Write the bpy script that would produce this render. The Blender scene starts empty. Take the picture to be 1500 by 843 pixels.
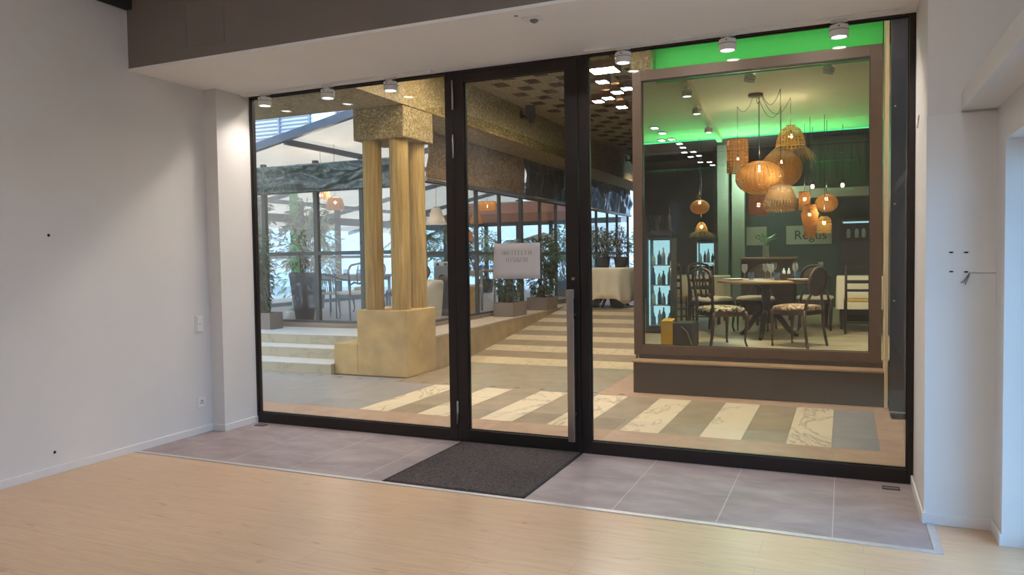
import bpy, bmesh, math, random
from mathutils import Vector, Matrix, Euler, noise
R = math.radians
PI = math.pi
random.seed(7)
sc = bpy.context.scene
col = sc.collection

# ------------------------------------------------------------------ colours and materials
def s2l(v):
    v /= 255.0
    return v / 12.92 if v <= 0.04045 else ((v + 0.055) / 1.055) ** 2.4
def C(r, g, b):
    return (s2l(r), s2l(g), s2l(b), 1.0)

class NT:
    def __init__(self, name):
        self.m = bpy.data.materials.new(name)
        self.m.use_nodes = True
        self.t = self.m.node_tree
        self.t.nodes.clear()
        self.out = self.n('ShaderNodeOutputMaterial')
    def n(self, typ, **kw):
        nd = self.t.nodes.new(typ)
        for k, v in kw.items():
            setattr(nd, k, v)
        return nd
    def l(self, a, b):
        self.t.links.new(a, b)
    def coord(self, kind='Object', scale=(1, 1, 1), rot=(0, 0, 0), loc=(0, 0, 0)):
        tc = self.n('ShaderNodeTexCoord')
        mp = self.n('ShaderNodeMapping')
        mp.inputs['Scale'].default_value = scale
        mp.inputs['Rotation'].default_value = rot
        mp.inputs['Location'].default_value = loc
        self.l(tc.outputs[kind], mp.inputs['Vector'])
        return mp.outputs['Vector']
    def noise(self, vec, scale, detail=3, rough=.55, dist=0):
        n = self.n('ShaderNodeTexNoise')
        n.inputs['Scale'].default_value = scale
        n.inputs['Detail'].default_value = detail
        n.inputs['Roughness'].default_value = rough
        n.inputs['Distortion'].default_value = dist
        self.l(vec, n.inputs['Vector'])
        return n.outputs['Fac']
    def ramp(self, fac, stops, interp='LINEAR'):
        r = self.n('ShaderNodeValToRGB')
        r.color_ramp.interpolation = interp
        e = r.color_ramp.elements
        while len(e) < len(stops):
            e.new(.5)
        for i, (p, c) in enumerate(stops):
            e[i].position = p
            e[i].color = c if len(c) == 4 else (*c, 1)
        self.l(fac, r.inputs['Fac'])
        return r.outputs['Color']
    def math(self, op, a, b=None, c=None):
        m = self.n('ShaderNodeMath', operation=op)
        for i, v in enumerate((a, b, c)):
            if v is None:
                continue
            if isinstance(v, (int, float)):
                m.inputs[i].default_value = v
            else:
                self.l(v, m.inputs[i])
        return m.outputs[0]
    def mix(self, fac, a, b, blend='MIX'):
        m = self.n('ShaderNodeMix', data_type='RGBA', blend_type=blend)
        for idx, v in ((0, fac), (6, a), (7, b)):
            if isinstance(v, (int, float)):
                m.inputs[idx].default_value = v
            elif isinstance(v, tuple):
                m.inputs[idx].default_value = v
            else:
                self.l(v, m.inputs[idx])
        return m.outputs[2]
    def bsdf(self, color, rough=.5, metal=0.0, spec=.5, bump=None, bump_s=.1, trans=0, emit=None, emit_s=0):
        b = self.n('ShaderNodeBsdfPrincipled')
        for nm, v in (('Base Color', color), ('Roughness', rough), ('Metallic', metal), ('Specular IOR Level', spec)):
            if isinstance(v, (int, float, tuple)):
                b.inputs[nm].default_value = v
            else:
                self.l(v, b.inputs[nm])
        if bump is not None:
            bp = self.n('ShaderNodeBump')
            bp.inputs['Strength'].default_value = bump_s
            bp.inputs['Distance'].default_value = .01
            self.l(bump, bp.inputs['Height'])
            self.l(bp.outputs['Normal'], b.inputs['Normal'])
        if emit:
            b.inputs['Emission Color'].default_value = emit
            b.inputs['Emission Strength'].default_value = emit_s
        return b.outputs['BSDF']
    def done(self, sh):
        self.l(sh, self.out.inputs['Surface'])
        return self.m

def plain(name, c, rough=.5, metal=0.0, var=.12, scale=8, bump=0.0, spec=.5):
    """paint, plastic, cloth, metal: one colour broken up a little by noise"""
    t = NT(name)
    v = t.coord('Object')
    f = t.noise(v, scale, 4)
    lo = tuple(x * (1 - var) for x in c[:3]) + (1,)
    hi = tuple(min(1, x * (1 + var)) for x in c[:3]) + (1,)
    colr = t.ramp(f, [(.3, lo), (.7, hi)])
    b = t.bsdf(colr, rough, metal, spec, f if bump else None, bump)
    return t.done(b)

def speckle(name, base, dark, light, s=60, rough=.8, bump=.4):
    """exposed aggregate concrete"""
    t = NT(name)
    v = t.coord('Object')
    vo = t.n('ShaderNodeTexVoronoi')
    vo.inputs['Scale'].default_value = s
    t.l(v, vo.inputs['Vector'])
    big = t.noise(v, 2.5, 4)
    cell = t.n('ShaderNodeSeparateColor')
    t.l(vo.outputs['Color'], cell.inputs[0])
    stones = t.ramp(cell.outputs[0], [(.0, dark), (.38, base), (.72, base), (1.0, light)])
    c2 = t.mix(t.math('MULTIPLY', big, .55), stones, base)
    return t.done(t.bsdf(c2, rough, 0, .3, vo.outputs['Distance'], bump))

def emitter(name, c, s):
    t = NT(name)
    e = t.n('ShaderNodeEmission')
    e.inputs['Color'].default_value = c
    e.inputs['Strength'].default_value = s
    return t.done(e.outputs[0])

def glass(name, tint=(1, 1, 1, 1), k=1.7, ior=1.5, rough=0.0):
    """thin clear pane: mirror reflection by Fresnel, the rest goes straight through"""
    t = NT(name)
    fr = t.n('ShaderNodeFresnel')
    ge = t.n('ShaderNodeNewGeometry')
    t.l(t.math('ADD', t.math('MULTIPLY', ge.outputs['Backfacing'], 1 / ior - ior), ior), fr.inputs['IOR'])
    f = t.math('MINIMUM', t.math('MULTIPLY', fr.outputs[0], k), 1.0)
    tr = t.n('ShaderNodeBsdfTransparent')
    tr.inputs['Color'].default_value = tint
    gl = t.n('ShaderNodeBsdfGlossy')
    gl.inputs['Roughness'].default_value = rough
    mx = t.n('ShaderNodeMixShader')
    t.l(f, mx.inputs[0]); t.l(tr.outputs[0], mx.inputs[1]); t.l(gl.outputs[0], mx.inputs[2])
    return t.done(mx.outputs[0])

def wicker(name, c1, c2, nu=40, nv=14, thr=.32):
    """woven cane: strands along and across, small holes between them"""
    t = NT(name)
    tc = t.n('ShaderNodeTexCoord')
    sx = t.n('ShaderNodeSeparateXYZ')
    t.l(tc.outputs['UV'], sx.inputs[0])
    a = t.math('ABSOLUTE', t.math('SINE', t.math('MULTIPLY', sx.outputs[0], PI * nu)))
    b = t.math('ABSOLUTE', t.math('SINE', t.math('MULTIPLY', sx.outputs[1], PI * nv)))
    m = t.math('MAXIMUM', a, b)
    hole = t.math('LESS_THAN', m, thr + .42)
    nz = t.noise(t.coord('Object'), 30, 3)
    colr = t.mix(nz, c1, c2)
    bs = t.bsdf(colr, .7, 0, .2, m, .6)
    tl = t.n('ShaderNodeBsdfTranslucent')
    t.l(colr, tl.inputs[0])
    m1 = t.n('ShaderNodeMixShader'); m1.inputs[0].default_value = .3
    t.l(bs, m1.inputs[1]); t.l(tl.outputs[0], m1.inputs[2])
    tr = t.n('ShaderNodeBsdfTransparent')
    mx = t.n('ShaderNodeMixShader')
    t.l(hole, mx.inputs[0]); t.l(m1.outputs[0], mx.inputs[1]); t.l(tr.outputs[0], mx.inputs[2])
    return t.done(mx.outputs[0])

def translucent(name, c, amount=.5, rough=.6, var=.1, scale=3):
    t = NT(name)
    f = t.noise(t.coord('Object'), scale, 4)
    colr = t.ramp(f, [(.3, tuple(x * (1 - var) for x in c[:3])), (.7, tuple(min(1, x * (1 + var)) for x in c[:3]))])
    bs = t.bsdf(colr, rough)
    tl = t.n('ShaderNodeBsdfTranslucent')
    t.l(colr, tl.inputs[0])
    mx = t.n('ShaderNodeMixShader'); mx.inputs[0].default_value = amount
    t.l(bs, mx.inputs[1]); t.l(tl.outputs[0], mx.inputs[2])
    return t.done(mx.outputs[0])

def marble(name, base, vein, scale=1.6):
    t = NT(name)
    v = t.coord('Object', (1, .55, 1))
    n = t.noise(v, scale, 6, .6, 1.4)
    d = t.math('ABSOLUTE', t.math('SUBTRACT', n, .5))
    vv = t.ramp(d, [(0, vein), (.008, tuple(.4 * a + .6 * b for a, b in zip(vein[:3], base[:3]))), (.028, base)])
    big = t.noise(v, .9, 3)
    c2 = t.mix(t.math('MULTIPLY', big, .25), vv, tuple(x * .72 for x in base[:3]) + (1,))
    return t.done(t.bsdf(c2, .38, 0, .5, n, .03))

def wood(name, c1, c2, scale=1, axis='X', rough=.4, knots=False):
    t = NT(name)
    sc_ = {'X': (.6, 9, 9), 'Y': (9, .6, 9), 'Z': (9, 9, .6)}[axis]
    v = t.coord('Object', tuple(k * scale for k in sc_))
    n = t.noise(v, 2.2, 6, .6, .8)
    colr = t.ramp(n, [(.25, c1), (.75, c2)])
    return t.done(t.bsdf(colr, rough, 0, .4, n, .05))

def floor_wood():
    t = NT('oak laminate')
    v = t.coord('Object')
    br = t.n('ShaderNodeTexBrick')
    br.offset = .37; br.offset_frequency = 2
    br.inputs['Scale'].default_value = 1
    br.inputs['Brick Width'].default_value = 1.29
    br.inputs['Row Height'].default_value = .192
    br.inputs['Mortar Size'].default_value = .0012
    br.inputs['Color1'].default_value = (0, 0, 0, 1)
    br.inputs['Color2'].default_value = (1, 1, 1, 1)
    br.inputs['Mortar'].default_value = (.5, .5, .5, 1)
    t.l(v, br.inputs['Vector'])
    g = t.coord('Object', (1.1, 11, 1))
    gr = t.noise(g, 3, 7, .62, .6)
    k = t.coord('Object', (2.2, 7.5, 1))
    kn = t.ramp(t.noise(k, 1.7, 2, .5, .3), [(.66, (0, 0, 0)), (.76, (1, 1, 1))])
    cA = C(213, 180, 146); cB = C(197, 162, 128)
    c1 = t.ramp(gr, [(.25, cB), (.62, cA)])
    c2 = t.mix(t.math('MULTIPLY', br.outputs['Color'], .16), c1, C(186, 150, 116))
    c3 = t.mix(t.math('MULTIPLY', kn, .5), c2, C(140, 100, 70))
    c4 = t.mix(t.math('MULTIPLY', br.outputs['Fac'], .45), c3, C(140, 104, 78))
    rr = t.math('ADD', t.math('MULTIPLY', gr, .12), .24)
    return t.done(t.bsdf(c4, rr, 0, .45, gr, .02))

def floor_tile():
    t = NT('grey porcelain tile')
    v = t.coord('Object', loc=(-.215, 0, 0))
    br = t.n('ShaderNodeTexBrick')
    br.offset = 0
    br.inputs['Scale'].default_value = 1
    br.inputs['Brick Width'].default_value = .6
    br.inputs['Row Height'].default_value = 1.25
    br.inputs['Mortar Size'].default_value = .0022
    br.inputs['Mortar Smooth'].default_value = 0
    t.l(t.coord('Object', loc=(-.215, -1.2, 0)), br.inputs['Vector'])
    n = t.noise(t.coord('Object', (1, 2.0, 1)), 2.4, 7, .65, .4)
    c = t.ramp(n, [(.3, C(138, 125, 125)), (.7, C(170, 156, 156))])
    c2 = t.mix(br.outputs['Fac'], c, C(196, 186, 180))
    return t.done(t.bsdf(c2, .52, 0, .35, n, .03))

def carpet():
    t = NT('mat pile')
    v = t.coord('Object')
    a = t.noise(v, 110, 3, .7)
    b = t.noise(v, 22, 4)
    c = t.ramp(a, [(.35, C(48, 43, 43)), (.68, C(122, 112, 110))])
    c2 = t.mix(t.math('MULTIPLY', b, .5), c, C(62, 56, 56))
    vo = t.n('ShaderNodeTexVoronoi'); vo.inputs['Scale'].default_value = 24
    t.l(v, vo.inputs['Vector'])
    dots = t.math('LESS_THAN', vo.outputs['Distance'], .05)
    c3 = t.mix(t.math('MULTIPLY', dots, .6), c2, C(170, 160, 150))
    return t.done(t.bsdf(c3, .95, 0, .1, a, .8))

def boarded(name, c1, c2, c3):
    """concrete cast against rough vertical boards"""
    t = NT(name)
    n1 = t.noise(t.coord('Object', (1, 1, .03)), 55, 3, .6)
    n2 = t.noise(t.coord('Object', (1, 1, .25)), 5, 5, .6)
    c = t.ramp(n1, [(.3, c1), (.7, c2)])
    d = t.mix(t.math('MULTIPLY', t.ramp(n2, [(.5, (0, 0, 0)), (.75, (1, 1, 1))]), .6), c, c3)
    return t.done(t.bsdf(d, .8, 0, .25, n1, .5))

def patterned(name, c1, c2, scale=22):
    t = NT(name)
    v = t.coord('Object')
    n = t.noise(v, scale, 2, .5, 2.2)
    c = t.ramp(n, [(.47, c1), (.53, c2)])
    return t.done(t.bsdf(c, .85, 0, .2, n, .15))

def leafmat(name, c1, c2):
    t = NT(name)
    g = t.n('ShaderNodeNewGeometry')
    c = t.mix(g.outputs['Random Per Island'], c1, c2)
    bs = t.bsdf(c, .45, 0, .4)
    tl = t.n('ShaderNodeBsdfTranslucent')
    t.l(c, tl.inputs[0])
    mx = t.n('ShaderNodeMixShader'); mx.inputs[0].default_value = .3
    t.l(bs, mx.inputs[1]); t.l(tl.outputs[0], mx.inputs[2])
    return t.done(mx.outputs[0])

M = {}
M['wall'] = plain('white wall paint', C(222, 218, 215), .7, 0, .02, 2.0, .02)
M['wall_lower'] = plain('white board paint', C(226, 224, 222), .6, 0, .02, 2.0, .02)
M['soffit'] = plain('white ceiling paint', C(244, 242, 241), .75, 0, .02, 2.0, .02)
M['fascia'] = plain('shade-darkened taupe paint', C(128, 118, 112), .75, 0, .05, 2.0, .02)  # taupe, darkened to hold the shade of grazing light
M['base'] = plain('white lacquer skirting', C(226, 222, 220), .45, 0, .02, 5)
M['dark_ceiling'] = plain('black ceiling paint', C(38, 36, 35), .8, 0, .1, 3)
M['floor'] = floor_wood()
M['tile'] = floor_tile()
M['alu'] = plain('brushed aluminium', C(206, 202, 202), .4, .6, .06, 30)
M['bronze'] = plain('dark bronze frame lacquer', C(42, 33, 30), .38, .2, .12, 20)
M['gasket'] = plain('black rubber gasket', C(16, 15, 15), .6)
M['steel'] = plain('satin stainless steel', C(176, 172, 170), .3, 1.0, .05, 40)
M['glass'] = glass('clear double glazing', (.98, .985, .98, 1), 1.9)
M['glass2'] = glass('greenish restaurant glazing', (.95, .98, .955, 1), 1.3)
M['glass3'] = glass('veranda glazing', (.96, .97, .97, 1), 1.0)
def cut_glass(name, tint, haze):
    t = NT(name)
    fr = t.n('ShaderNodeLayerWeight'); fr.inputs['Blend'].default_value = .45
    tr = t.n('ShaderNodeBsdfTransparent'); tr.inputs['Color'].default_value = tint
    gl = t.bsdf(haze, .08, 0, 1.0, t.noise(t.coord('Object'), 40, 2), .05)
    mx = t.n('ShaderNodeMixShader')
    t.l(t.math('ADD', t.math('MULTIPLY', fr.outputs['Facing'], .55), .14), mx.inputs[0]); t.l(tr.outputs[0], mx.inputs[1]); t.l(gl, mx.inputs[2])
    return t.done(mx.outputs[0])
M['tumbler'] = cut_glass('drinking glass', (.92, .94, .95, 1), C(222, 226, 224))
M['bluetumbler'] = cut_glass('blue drinking glass', (.5, .66, .78, 1), C(120, 146, 170))
M['white_plastic'] = plain('white plastic', C(232, 230, 228), .35, 0, .02)
M['grey_plastic'] = plain('grey plastic', C(120, 118, 116), .5)
M['black_plastic'] = plain('black plastic', C(22, 21, 21), .45)
M['mat'] = carpet()
M['mat_edge'] = plain('black rubber edge', C(30, 28, 28), .8)
M['paper'] = translucent('white paper', C(226, 220, 218), .35, .8, .02)
M['ink'] = plain('grey show-through print', C(150, 142, 142), .8)
M['black_ink'] = plain('dark sign print', C(40, 48, 44), .7)
M['lamp_white'] = emitter('white lamp light', (1, .89, .75, 1), 90)
M['lens'] = emitter('spot lens light', (1, .95, .9, 1), 9)
M['panel_light'] = emitter('room fill light', (.92, .96, 1.0, 1), 11.5)
M['down_light'] = emitter('white downlight', (1, .98, .9, 1), 8)
M['bulb'] = emitter('warm filament light', (1, .66, .34, 1), 26)
M['bulb2'] = emitter('warm far filament light', (1, .7, .4, 1), 20)
M['green_led'] = emitter('green led light', (.02, 1, .16, 1), 7)
M['green_dim'] = emitter('green led edge', (.08, 1, .4, 1), .9)
M['fridge_led'] = emitter('cold shelf light', (.5, .88, 1, 1), .8)
M['aggregate'] = speckle('exposed aggregate concrete', C(150, 128, 82), C(78, 64, 36), C(214, 198, 150), 55)
M['aggregate2'] = speckle('exposed aggregate ceiling', C(150, 134, 100), C(96, 82, 54), C(190, 178, 140), 45)
M['plinth'] = plain('ochre cast concrete', C(182, 154, 98), .75, 0, .2, 3.5, .1)
M['ribbed'] = boarded('board marked concrete', C(138, 110, 58), C(196, 166, 104), C(120, 92, 46))
M['stone_step'] = marble('pale limestone step', C(164, 152, 124), C(140, 126, 98), 1.0)
M['tread'] = plain('pale stone tread', C(200, 196, 190), .45, 0, .06, 6)
M['marble'] = marble('white veined marble', C(224, 208, 178), C(150, 134, 108))
M['grey_stone'] = plain('grey stone slab', C(150, 135, 112), .42, 0, .16, 4, .03)
M['pink_stone'] = plain('pink porphyry slab', C(176, 146, 122), .45, 0, .12, 6, .03)
M['blue_stone'] = plain('blue grey stone slab', C(146, 144, 144), .3, 0, .1, 5, .03)
M['olive_stone'] = plain('olive grey stone slab', C(146, 140, 118), .42, 0, .12, 5, .03)
M['slot'] = plain('dark drain slot', C(34, 30, 28), .7)
M['ramp_light'] = marble('cream ramp stone', C(208, 188, 150), C(170, 146, 106), 2.2)
M['ramp_dark'] = plain('taupe ramp stone', C(142, 122, 96), .55, 0, .14, 6, .03)
M['rampwall'] = plain('stained ramp wall concrete', C(160, 136, 92), .8, 0, .22, 3, .1)
M['ledge'] = plain('ledge stone', C(172, 156, 132), .6, 0, .1, 4, .03)
M['timber'] = wood('weathered timber curb', C(110, 88, 68), C(160, 134, 108), .5)
M['steel_green'] = plain('dark green grey steel', C(54, 60, 57), .45, .2, .12, 10)
M['terrace_floor'] = plain('terrace floor', C(172, 160, 148), .5, 0, .08, 4)
M['membrane'] = translucent('beige awning membrane', C(206, 182, 156), .45, .7, .08, 2)
M['roof_steel'] = plain('blue grey roof steel', C(92, 102, 116), .45, .3, .1, 6)
def vinyl(name, c1, c2, tr):
    t = NT(name)
    n = t.noise(t.coord('Object', (1.2, 1.2, 2.2)), 3.0, 6, .6, 1.3)
    d = t.math('ABSOLUTE', t.math('SUBTRACT', n, .5))
    c = t.ramp(d, [(0, c2), (.04, c1), (.3, tuple(x * .8 for x in c1[:3]))])
    bs = t.bsdf(c, .16, 0, .6, n, .5)
    tl = t.n('ShaderNodeBsdfTranslucent'); t.l(c, tl.inputs[0])
    mx = t.n('ShaderNodeMixShader'); mx.inputs[0].default_value = tr
    t.l(bs, mx.inputs[1]); t.l(tl.outputs[0], mx.inputs[2])
    return t.done(mx.outputs[0])
M['vinyl_green'] = vinyl('dark green vinyl sheet', C(34, 46, 42), C(92, 112, 104), .06)
M['vinyl_brown'] = vinyl('tobacco vinyl sheet', C(150, 122, 84), C(190, 160, 116), .45)
M['vinyl_dark'] = vinyl('navy black vinyl sheet', C(26, 30, 36), C(52, 60, 66), .02)
M['roll'] = plain('rolled hem metal', C(120, 108, 90), .3, .7, .1, 10)
M['box_frame'] = plain('brown bronze window lacquer', C(96, 78, 66), .4, .2, .06, 15)
M['box_dark'] = plain('dark brown plinth paint', C(52, 44, 39), .5, 0, .08, 5)
M['box_ledge'] = plain('tan ledge stone', C(158, 130, 100), .5, 0, .08, 6)
M['board_green_glow'] = plain('board with painted green glow', C(84, 200, 116), .6, 0, .02)  # green glow of the strip put into the board's own colour
M['pale_wood'] = wood('pale pine board', C(218, 192, 146), C(244, 228, 190), .35, 'Z', .5)
M['dark_panel'] = plain('dark slate metal', C(52, 58, 68), .3, .1, .06, 5)
M['r_wall'] = plain('dark green restaurant wall', C(54, 76, 66), .6, 0, .15, 3)
M['r_wall_black'] = plain('black restaurant ceiling', C(24, 28, 26), .6, 0, .15, 3)
M['r_pale'] = plain('sage column paint', C(164, 168, 142), .6, 0, .08, 3)
M['r_column'] = plain('grey green column paint', C(112, 122, 106), .6, 0, .08, 3)
M['r_ceiling'] = plain('beige restaurant ceiling', C(196, 188, 164), .8, 0, .03, 3)
M['r_floor'] = wood('restaurant oak floor', C(150, 132, 104), C(196, 178, 146), .5, 'X', .4)
M['curtain'] = plain('dark teal curtain cloth', C(76, 92, 88), .85, 0, .2, 6)
M['w_globe'] = wicker('tight rattan weave', C(206, 150, 82), C(140, 88, 40), 34, 20, .16)
M['w_grid'] = wicker('open cane grid', C(196, 142, 78), C(136, 86, 42), 18, 12, .3)
M['w_bell'] = wicker('yellow cane lattice', C(222, 182, 96), C(160, 118, 52), 22, 8, .34)
M['w_slat'] = wicker('vertical cane slats', C(172, 136, 94), C(108, 80, 52), 34, 3, .3)
M['w_brown'] = wicker('brown cane', C(130, 84, 54), C(84, 50, 30), 40, 20, .15)
M['fringe'] = plain('raffia fringe', C(172, 150, 104), .9, 0, .2, 40)
M['cord'] = plain('black lamp cord', C(24, 22, 20), .6)
M['chair_wood'] = wood('dark walnut chair wood', C(48, 30, 22), C(78, 52, 38), 2, 'Z', .35)
M['dark_wood'] = wood('black stained wood', C(24, 20, 18), C(44, 36, 30), 2, 'Z', .4)
M['table_wood'] = wood('oak table wood', C(142, 112, 78), C(186, 154, 114), 1, 'X', .35)
M['seat_pattern'] = patterned('black and cream floral cloth', C(34, 28, 24), C(216, 198, 158), 15)
M['seat_floral'] = patterned('rose and cream floral cloth', C(104, 74, 58), C(212, 184, 150), 14)
M['seat_yellow'] = plain('straw yellow seat', C(200, 152, 72), .8, 0, .15, 20)
M['seat_cream'] = plain('cream seat cloth', C(214, 200, 176), .85, 0, .06, 12)
M['cane_back'] = patterned('cane back weave', C(70, 58, 50), C(104, 90, 78), 60)
M['pink_cloth'] = patterned('terracotta cloth', C(150, 100, 84), C(176, 126, 108), 14)
M['cloth'] = plain('cream tablecloth linen', C(236, 224, 198), .85, 0, .04, 10, .05)
M['white_cloth'] = plain('white linen', C(228, 226, 220), .85, 0, .04, 10, .05)
M['porcelain'] = plain('white porcelain', C(232, 230, 224), .2, 0, .02)
M['yellow_board'] = plain('yellow card', C(222, 172, 36), .5, 0, .06, 8)
M['planter'] = plain('taupe fibre planter', C(118, 104, 92), .6, 0, .06, 10)
M['dark_pot'] = plain('charcoal plant pot', C(52, 52, 54), .55, 0, .1, 10)
M['green_pot'] = plain('dark green plant pot', C(36, 54, 44), .4, 0, .1, 10)
M['grey_cab'] = plain('grey metal cabinet', C(150, 154, 154), .4, .4, .06, 10)
M['soil'] = plain('potting soil', C(52, 40, 30), .95, 0, .3, 30)
M['stem'] = plain('brown plant stem', C(86, 70, 50), .8, 0, .2, 20)
M['leaf_dark'] = leafmat('glossy dark leaves', C(34, 50, 26), C(92, 112, 64))
M['leaf_mid'] = leafmat('mid green leaves', C(58, 84, 48), C(130, 150, 96))
M['leaf_pale'] = leafmat('pale green leaves', C(96, 130, 96), C(170, 196, 160))
M['leaf_olive'] = leafmat('olive leaves', C(70, 80, 58), C(132, 138, 108))
M['facade'] = plain('white building render', C(236, 238, 240), .7, 0, .02)
M['louvre'] = plain('pale louvre metal', C(140, 134, 140), .5, .1, .05)
M['pale_facade'] = plain('pale blue grey facade', C(204, 206, 206), .7, 0, .05, 1)
M['outdoor_ground'] = plain('outdoor paving', C(168, 166, 160), .7, 0, .1, 2)
M['green_reflect_tint'] = plain('painted green reflection', C(90, 168, 104), .5, 0, .08, 4)
M['bottle_a'] = plain('pale bottle glass', C(190, 214, 206), .12, 0, .1)
M['bottle_b'] = plain('blue bottle glass', C(70, 110, 150), .12, 0, .1)
M['umbrella'] = translucent('white parasol cloth', C(232, 228, 222), .4)
M['brick_awning'] = plain('brick pink awning cloth', C(170, 116, 98), .8, 0, .1, 5)

# ------------------------------------------------------------------ mesh builder
class MB:
    def __init__(self):
        self.b = bmesh.new()
        self.uv = None
    def box(self, x0, x1, y0, y1, z0, z1, mi=0):
        x0, x1 = min(x0, x1), max(x0, x1); y0, y1 = min(y0, y1), max(y0, y1); z0, z1 = min(z0, z1), max(z0, z1)
        v = [self.b.verts.new(p) for p in ((x0, y0, z0), (x1, y0, z0), (x1, y1, z0), (x0, y1, z0), (x0, y0, z1), (x1, y0, z1), (x1, y1, z1), (x0, y1, z1))]
        for f in ((3, 2, 1, 0), (4, 5, 6, 7), (0, 1, 5, 4), (1, 2, 6, 5), (2, 3, 7, 6), (3, 0, 4, 7)):
            fc = self.b.faces.new([v[i] for i in f]); fc.material_index = mi
        return self
    def poly(self, pts, mi=0, smooth=False):
        f = self.b.faces.new([self.b.verts.new(p) for p in pts])
        f.material_index = mi; f.smooth = smooth
        return self
    def prism(self, pts, z0, z1, mi=0):
        """pts counter-clockwise in xy"""
        lo = [self.b.verts.new((x, y, z0)) for x, y in pts]
        hi = [self.b.verts.new((x, y, z1)) for x, y in pts]
        n = len(pts)
        for f in [list(reversed(lo)), hi] + [[lo[i], lo[(i + 1) % n], hi[(i + 1) % n], hi[i]] for i in range(n)]:
            self.b.faces.new(f).material_index = mi
        return self
    def beam(self, p, q, w, h, up=(0, 0, 1), mi=0):
        """rectangular bar from p to q"""
        p, q = Vector(p), Vector(q)
        d = (q - p).normalized(); up = Vector(up)
        s = d.cross(up)
        if s.length < 1e-5:
            s = d.cross(Vector((0, 1, 0)))
        s.normalize(); u = s.cross(d)
        r = []
        for c in (p, q):
            r.append([self.b.verts.new(c + s * a * w / 2 + u * b * h / 2) for a, b in ((-1, -1), (1, -1), (1, 1), (-1, 1))])
        for f in [list(reversed(r[0])), r[1]] + [[r[0][i], r[0][(i + 1) % 4], r[1][(i + 1) % 4], r[1][i]] for i in range(4)]:
            self.b.faces.new(f).material_index = mi
        return self
    def tube(self, pts, rad, n=8, mi=0, cap=True, sx=1.0):
        pts = [Vector(p) for p in pts]
        if isinstance(rad, (int, float)):
            rad = [rad] * len(pts)
        rings = []
        prev = None
        for i, p in enumerate(pts):
            d = (pts[min(i + 1, len(pts) - 1)] - pts[max(i - 1, 0)]).normalized()
            if prev is None:
                a = Vector((1, 0, 0)) if abs(d.x) < .8 else Vector((0, 1, 0))
                s = (a - d * a.dot(d)).normalized()
            else:
                s = (prev - d * prev.dot(d)).normalized()
            prev = s
            u = d.cross(s)
            rings.append([self.b.verts.new(p + s * math.cos(t) * rad[i] * sx + u * math.sin(t) * rad[i]) for t in (2 * PI * k / n for k in range(n))])
        for a, b in zip(rings, rings[1:]):
            for k in range(n):
                f = self.b.faces.new((a[k], a[(k + 1) % n], b[(k + 1) % n], b[k])); f.smooth = True; f.material_index = mi
        if cap:
            self.b.faces.new(list(reversed(rings[0]))).material_index = mi
            self.b.faces.new(rings[-1]).material_index = mi
        return self
    def lathe(self, prof, c=(0, 0, 0), n=24, mi=0, smooth=True, sx=1, sy=1, cap=False):
        """prof: (radius, z) pairs, bottom to top; a uv map runs round and up"""
        if self.uv is None:
            self.uv = self.b.loops.layers.uv.new('UVMap')
        rings = [[self.b.verts.new((c[0] + r * sx * math.cos(2 * PI * k / n), c[1] + r * sy * math.sin(2 * PI * k / n), c[2] + z)) for k in range(n)] for r, z in prof]
        L = len(rings) - 1
        for j, (a, b) in enumerate(zip(rings, rings[1:])):
            for k in range(n):
                f = self.b.faces.new((a[k], a[(k + 1) % n], b[(k + 1) % n], b[k])); f.smooth = smooth; f.material_index = mi
                for lp, (uu, vv) in zip(f.loops, ((k, j), (k + 1, j), (k + 1, j + 1), (k, j + 1))):
                    lp[self.uv].uv = (uu / n, vv / L)
        if cap:
            if prof[0][0] > 1e-4: self.b.faces.new(list(reversed(rings[0]))).material_index = mi
            if prof[-1][0] > 1e-4: self.b.faces.new(rings[-1]).material_index = mi
        return self
    def ball(self, c, rx, ry=None, rz=None, n=16, mi=0):
        ry = ry or rx; rz = rz or rx
        prof = [(max(1e-4, math.cos(t)), math.sin(t)) for t in (-PI / 2 + PI * k / (n // 2) for k in range(n // 2 + 1))]
        if self.uv is None:
            self.uv = self.b.loops.layers.uv.new('UVMap')
        rings = [[self.b.verts.new((c[0] + r * rx * math.cos(2 * PI * k / n), c[1] + r * ry * math.sin(2 * PI * k / n), c[2] + z * rz)) for k in range(n)] for r, z in prof]
        for j, (a, b) in enumerate(zip(rings, rings[1:])):
            for k in range(n):
                f = self.b.faces.new((a[k], a[(k + 1) % n], b[(k + 1) % n], b[k])); f.smooth = True; f.material_index = mi
                for lp, (uu, vv) in zip(f.loops, ((k, j), (k + 1, j), (k + 1, j + 1), (k, j + 1))):
                    lp[self.uv].uv = (uu / n, vv / (len(rings) - 1))
        return self
    def leaf(self, p, d, L, w, up=None, mi=0):
        """one bent leaf of two folded halves"""
        d = Vector(d).normalized(); p = Vector(p)
        up = Vector(up or (random.uniform(-1, 1), random.uniform(-1, 1), 1)).normalized()
        s = d.cross(up)
        if s.length < 1e-3: s = Vector((1, 0, 0))
        s.normalize(); u = s.cross(d)
        a = self.b.verts.new(p); m = self.b.verts.new(p + d * L * .5 + u * L * .06); t = self.b.verts.new(p + d * L - u * L * .12)
        l = self.b.verts.new(p + d * L * .45 + s * w / 2 + u * L * .12); r = self.b.verts.new(p + d * L * .45 - s * w / 2 + u * L * .12)
        for f in ((a, m, l), (m, t, l), (a, r, m), (m, r, t)):
            self.b.faces.new(f).material_index = mi
        return self

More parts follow.
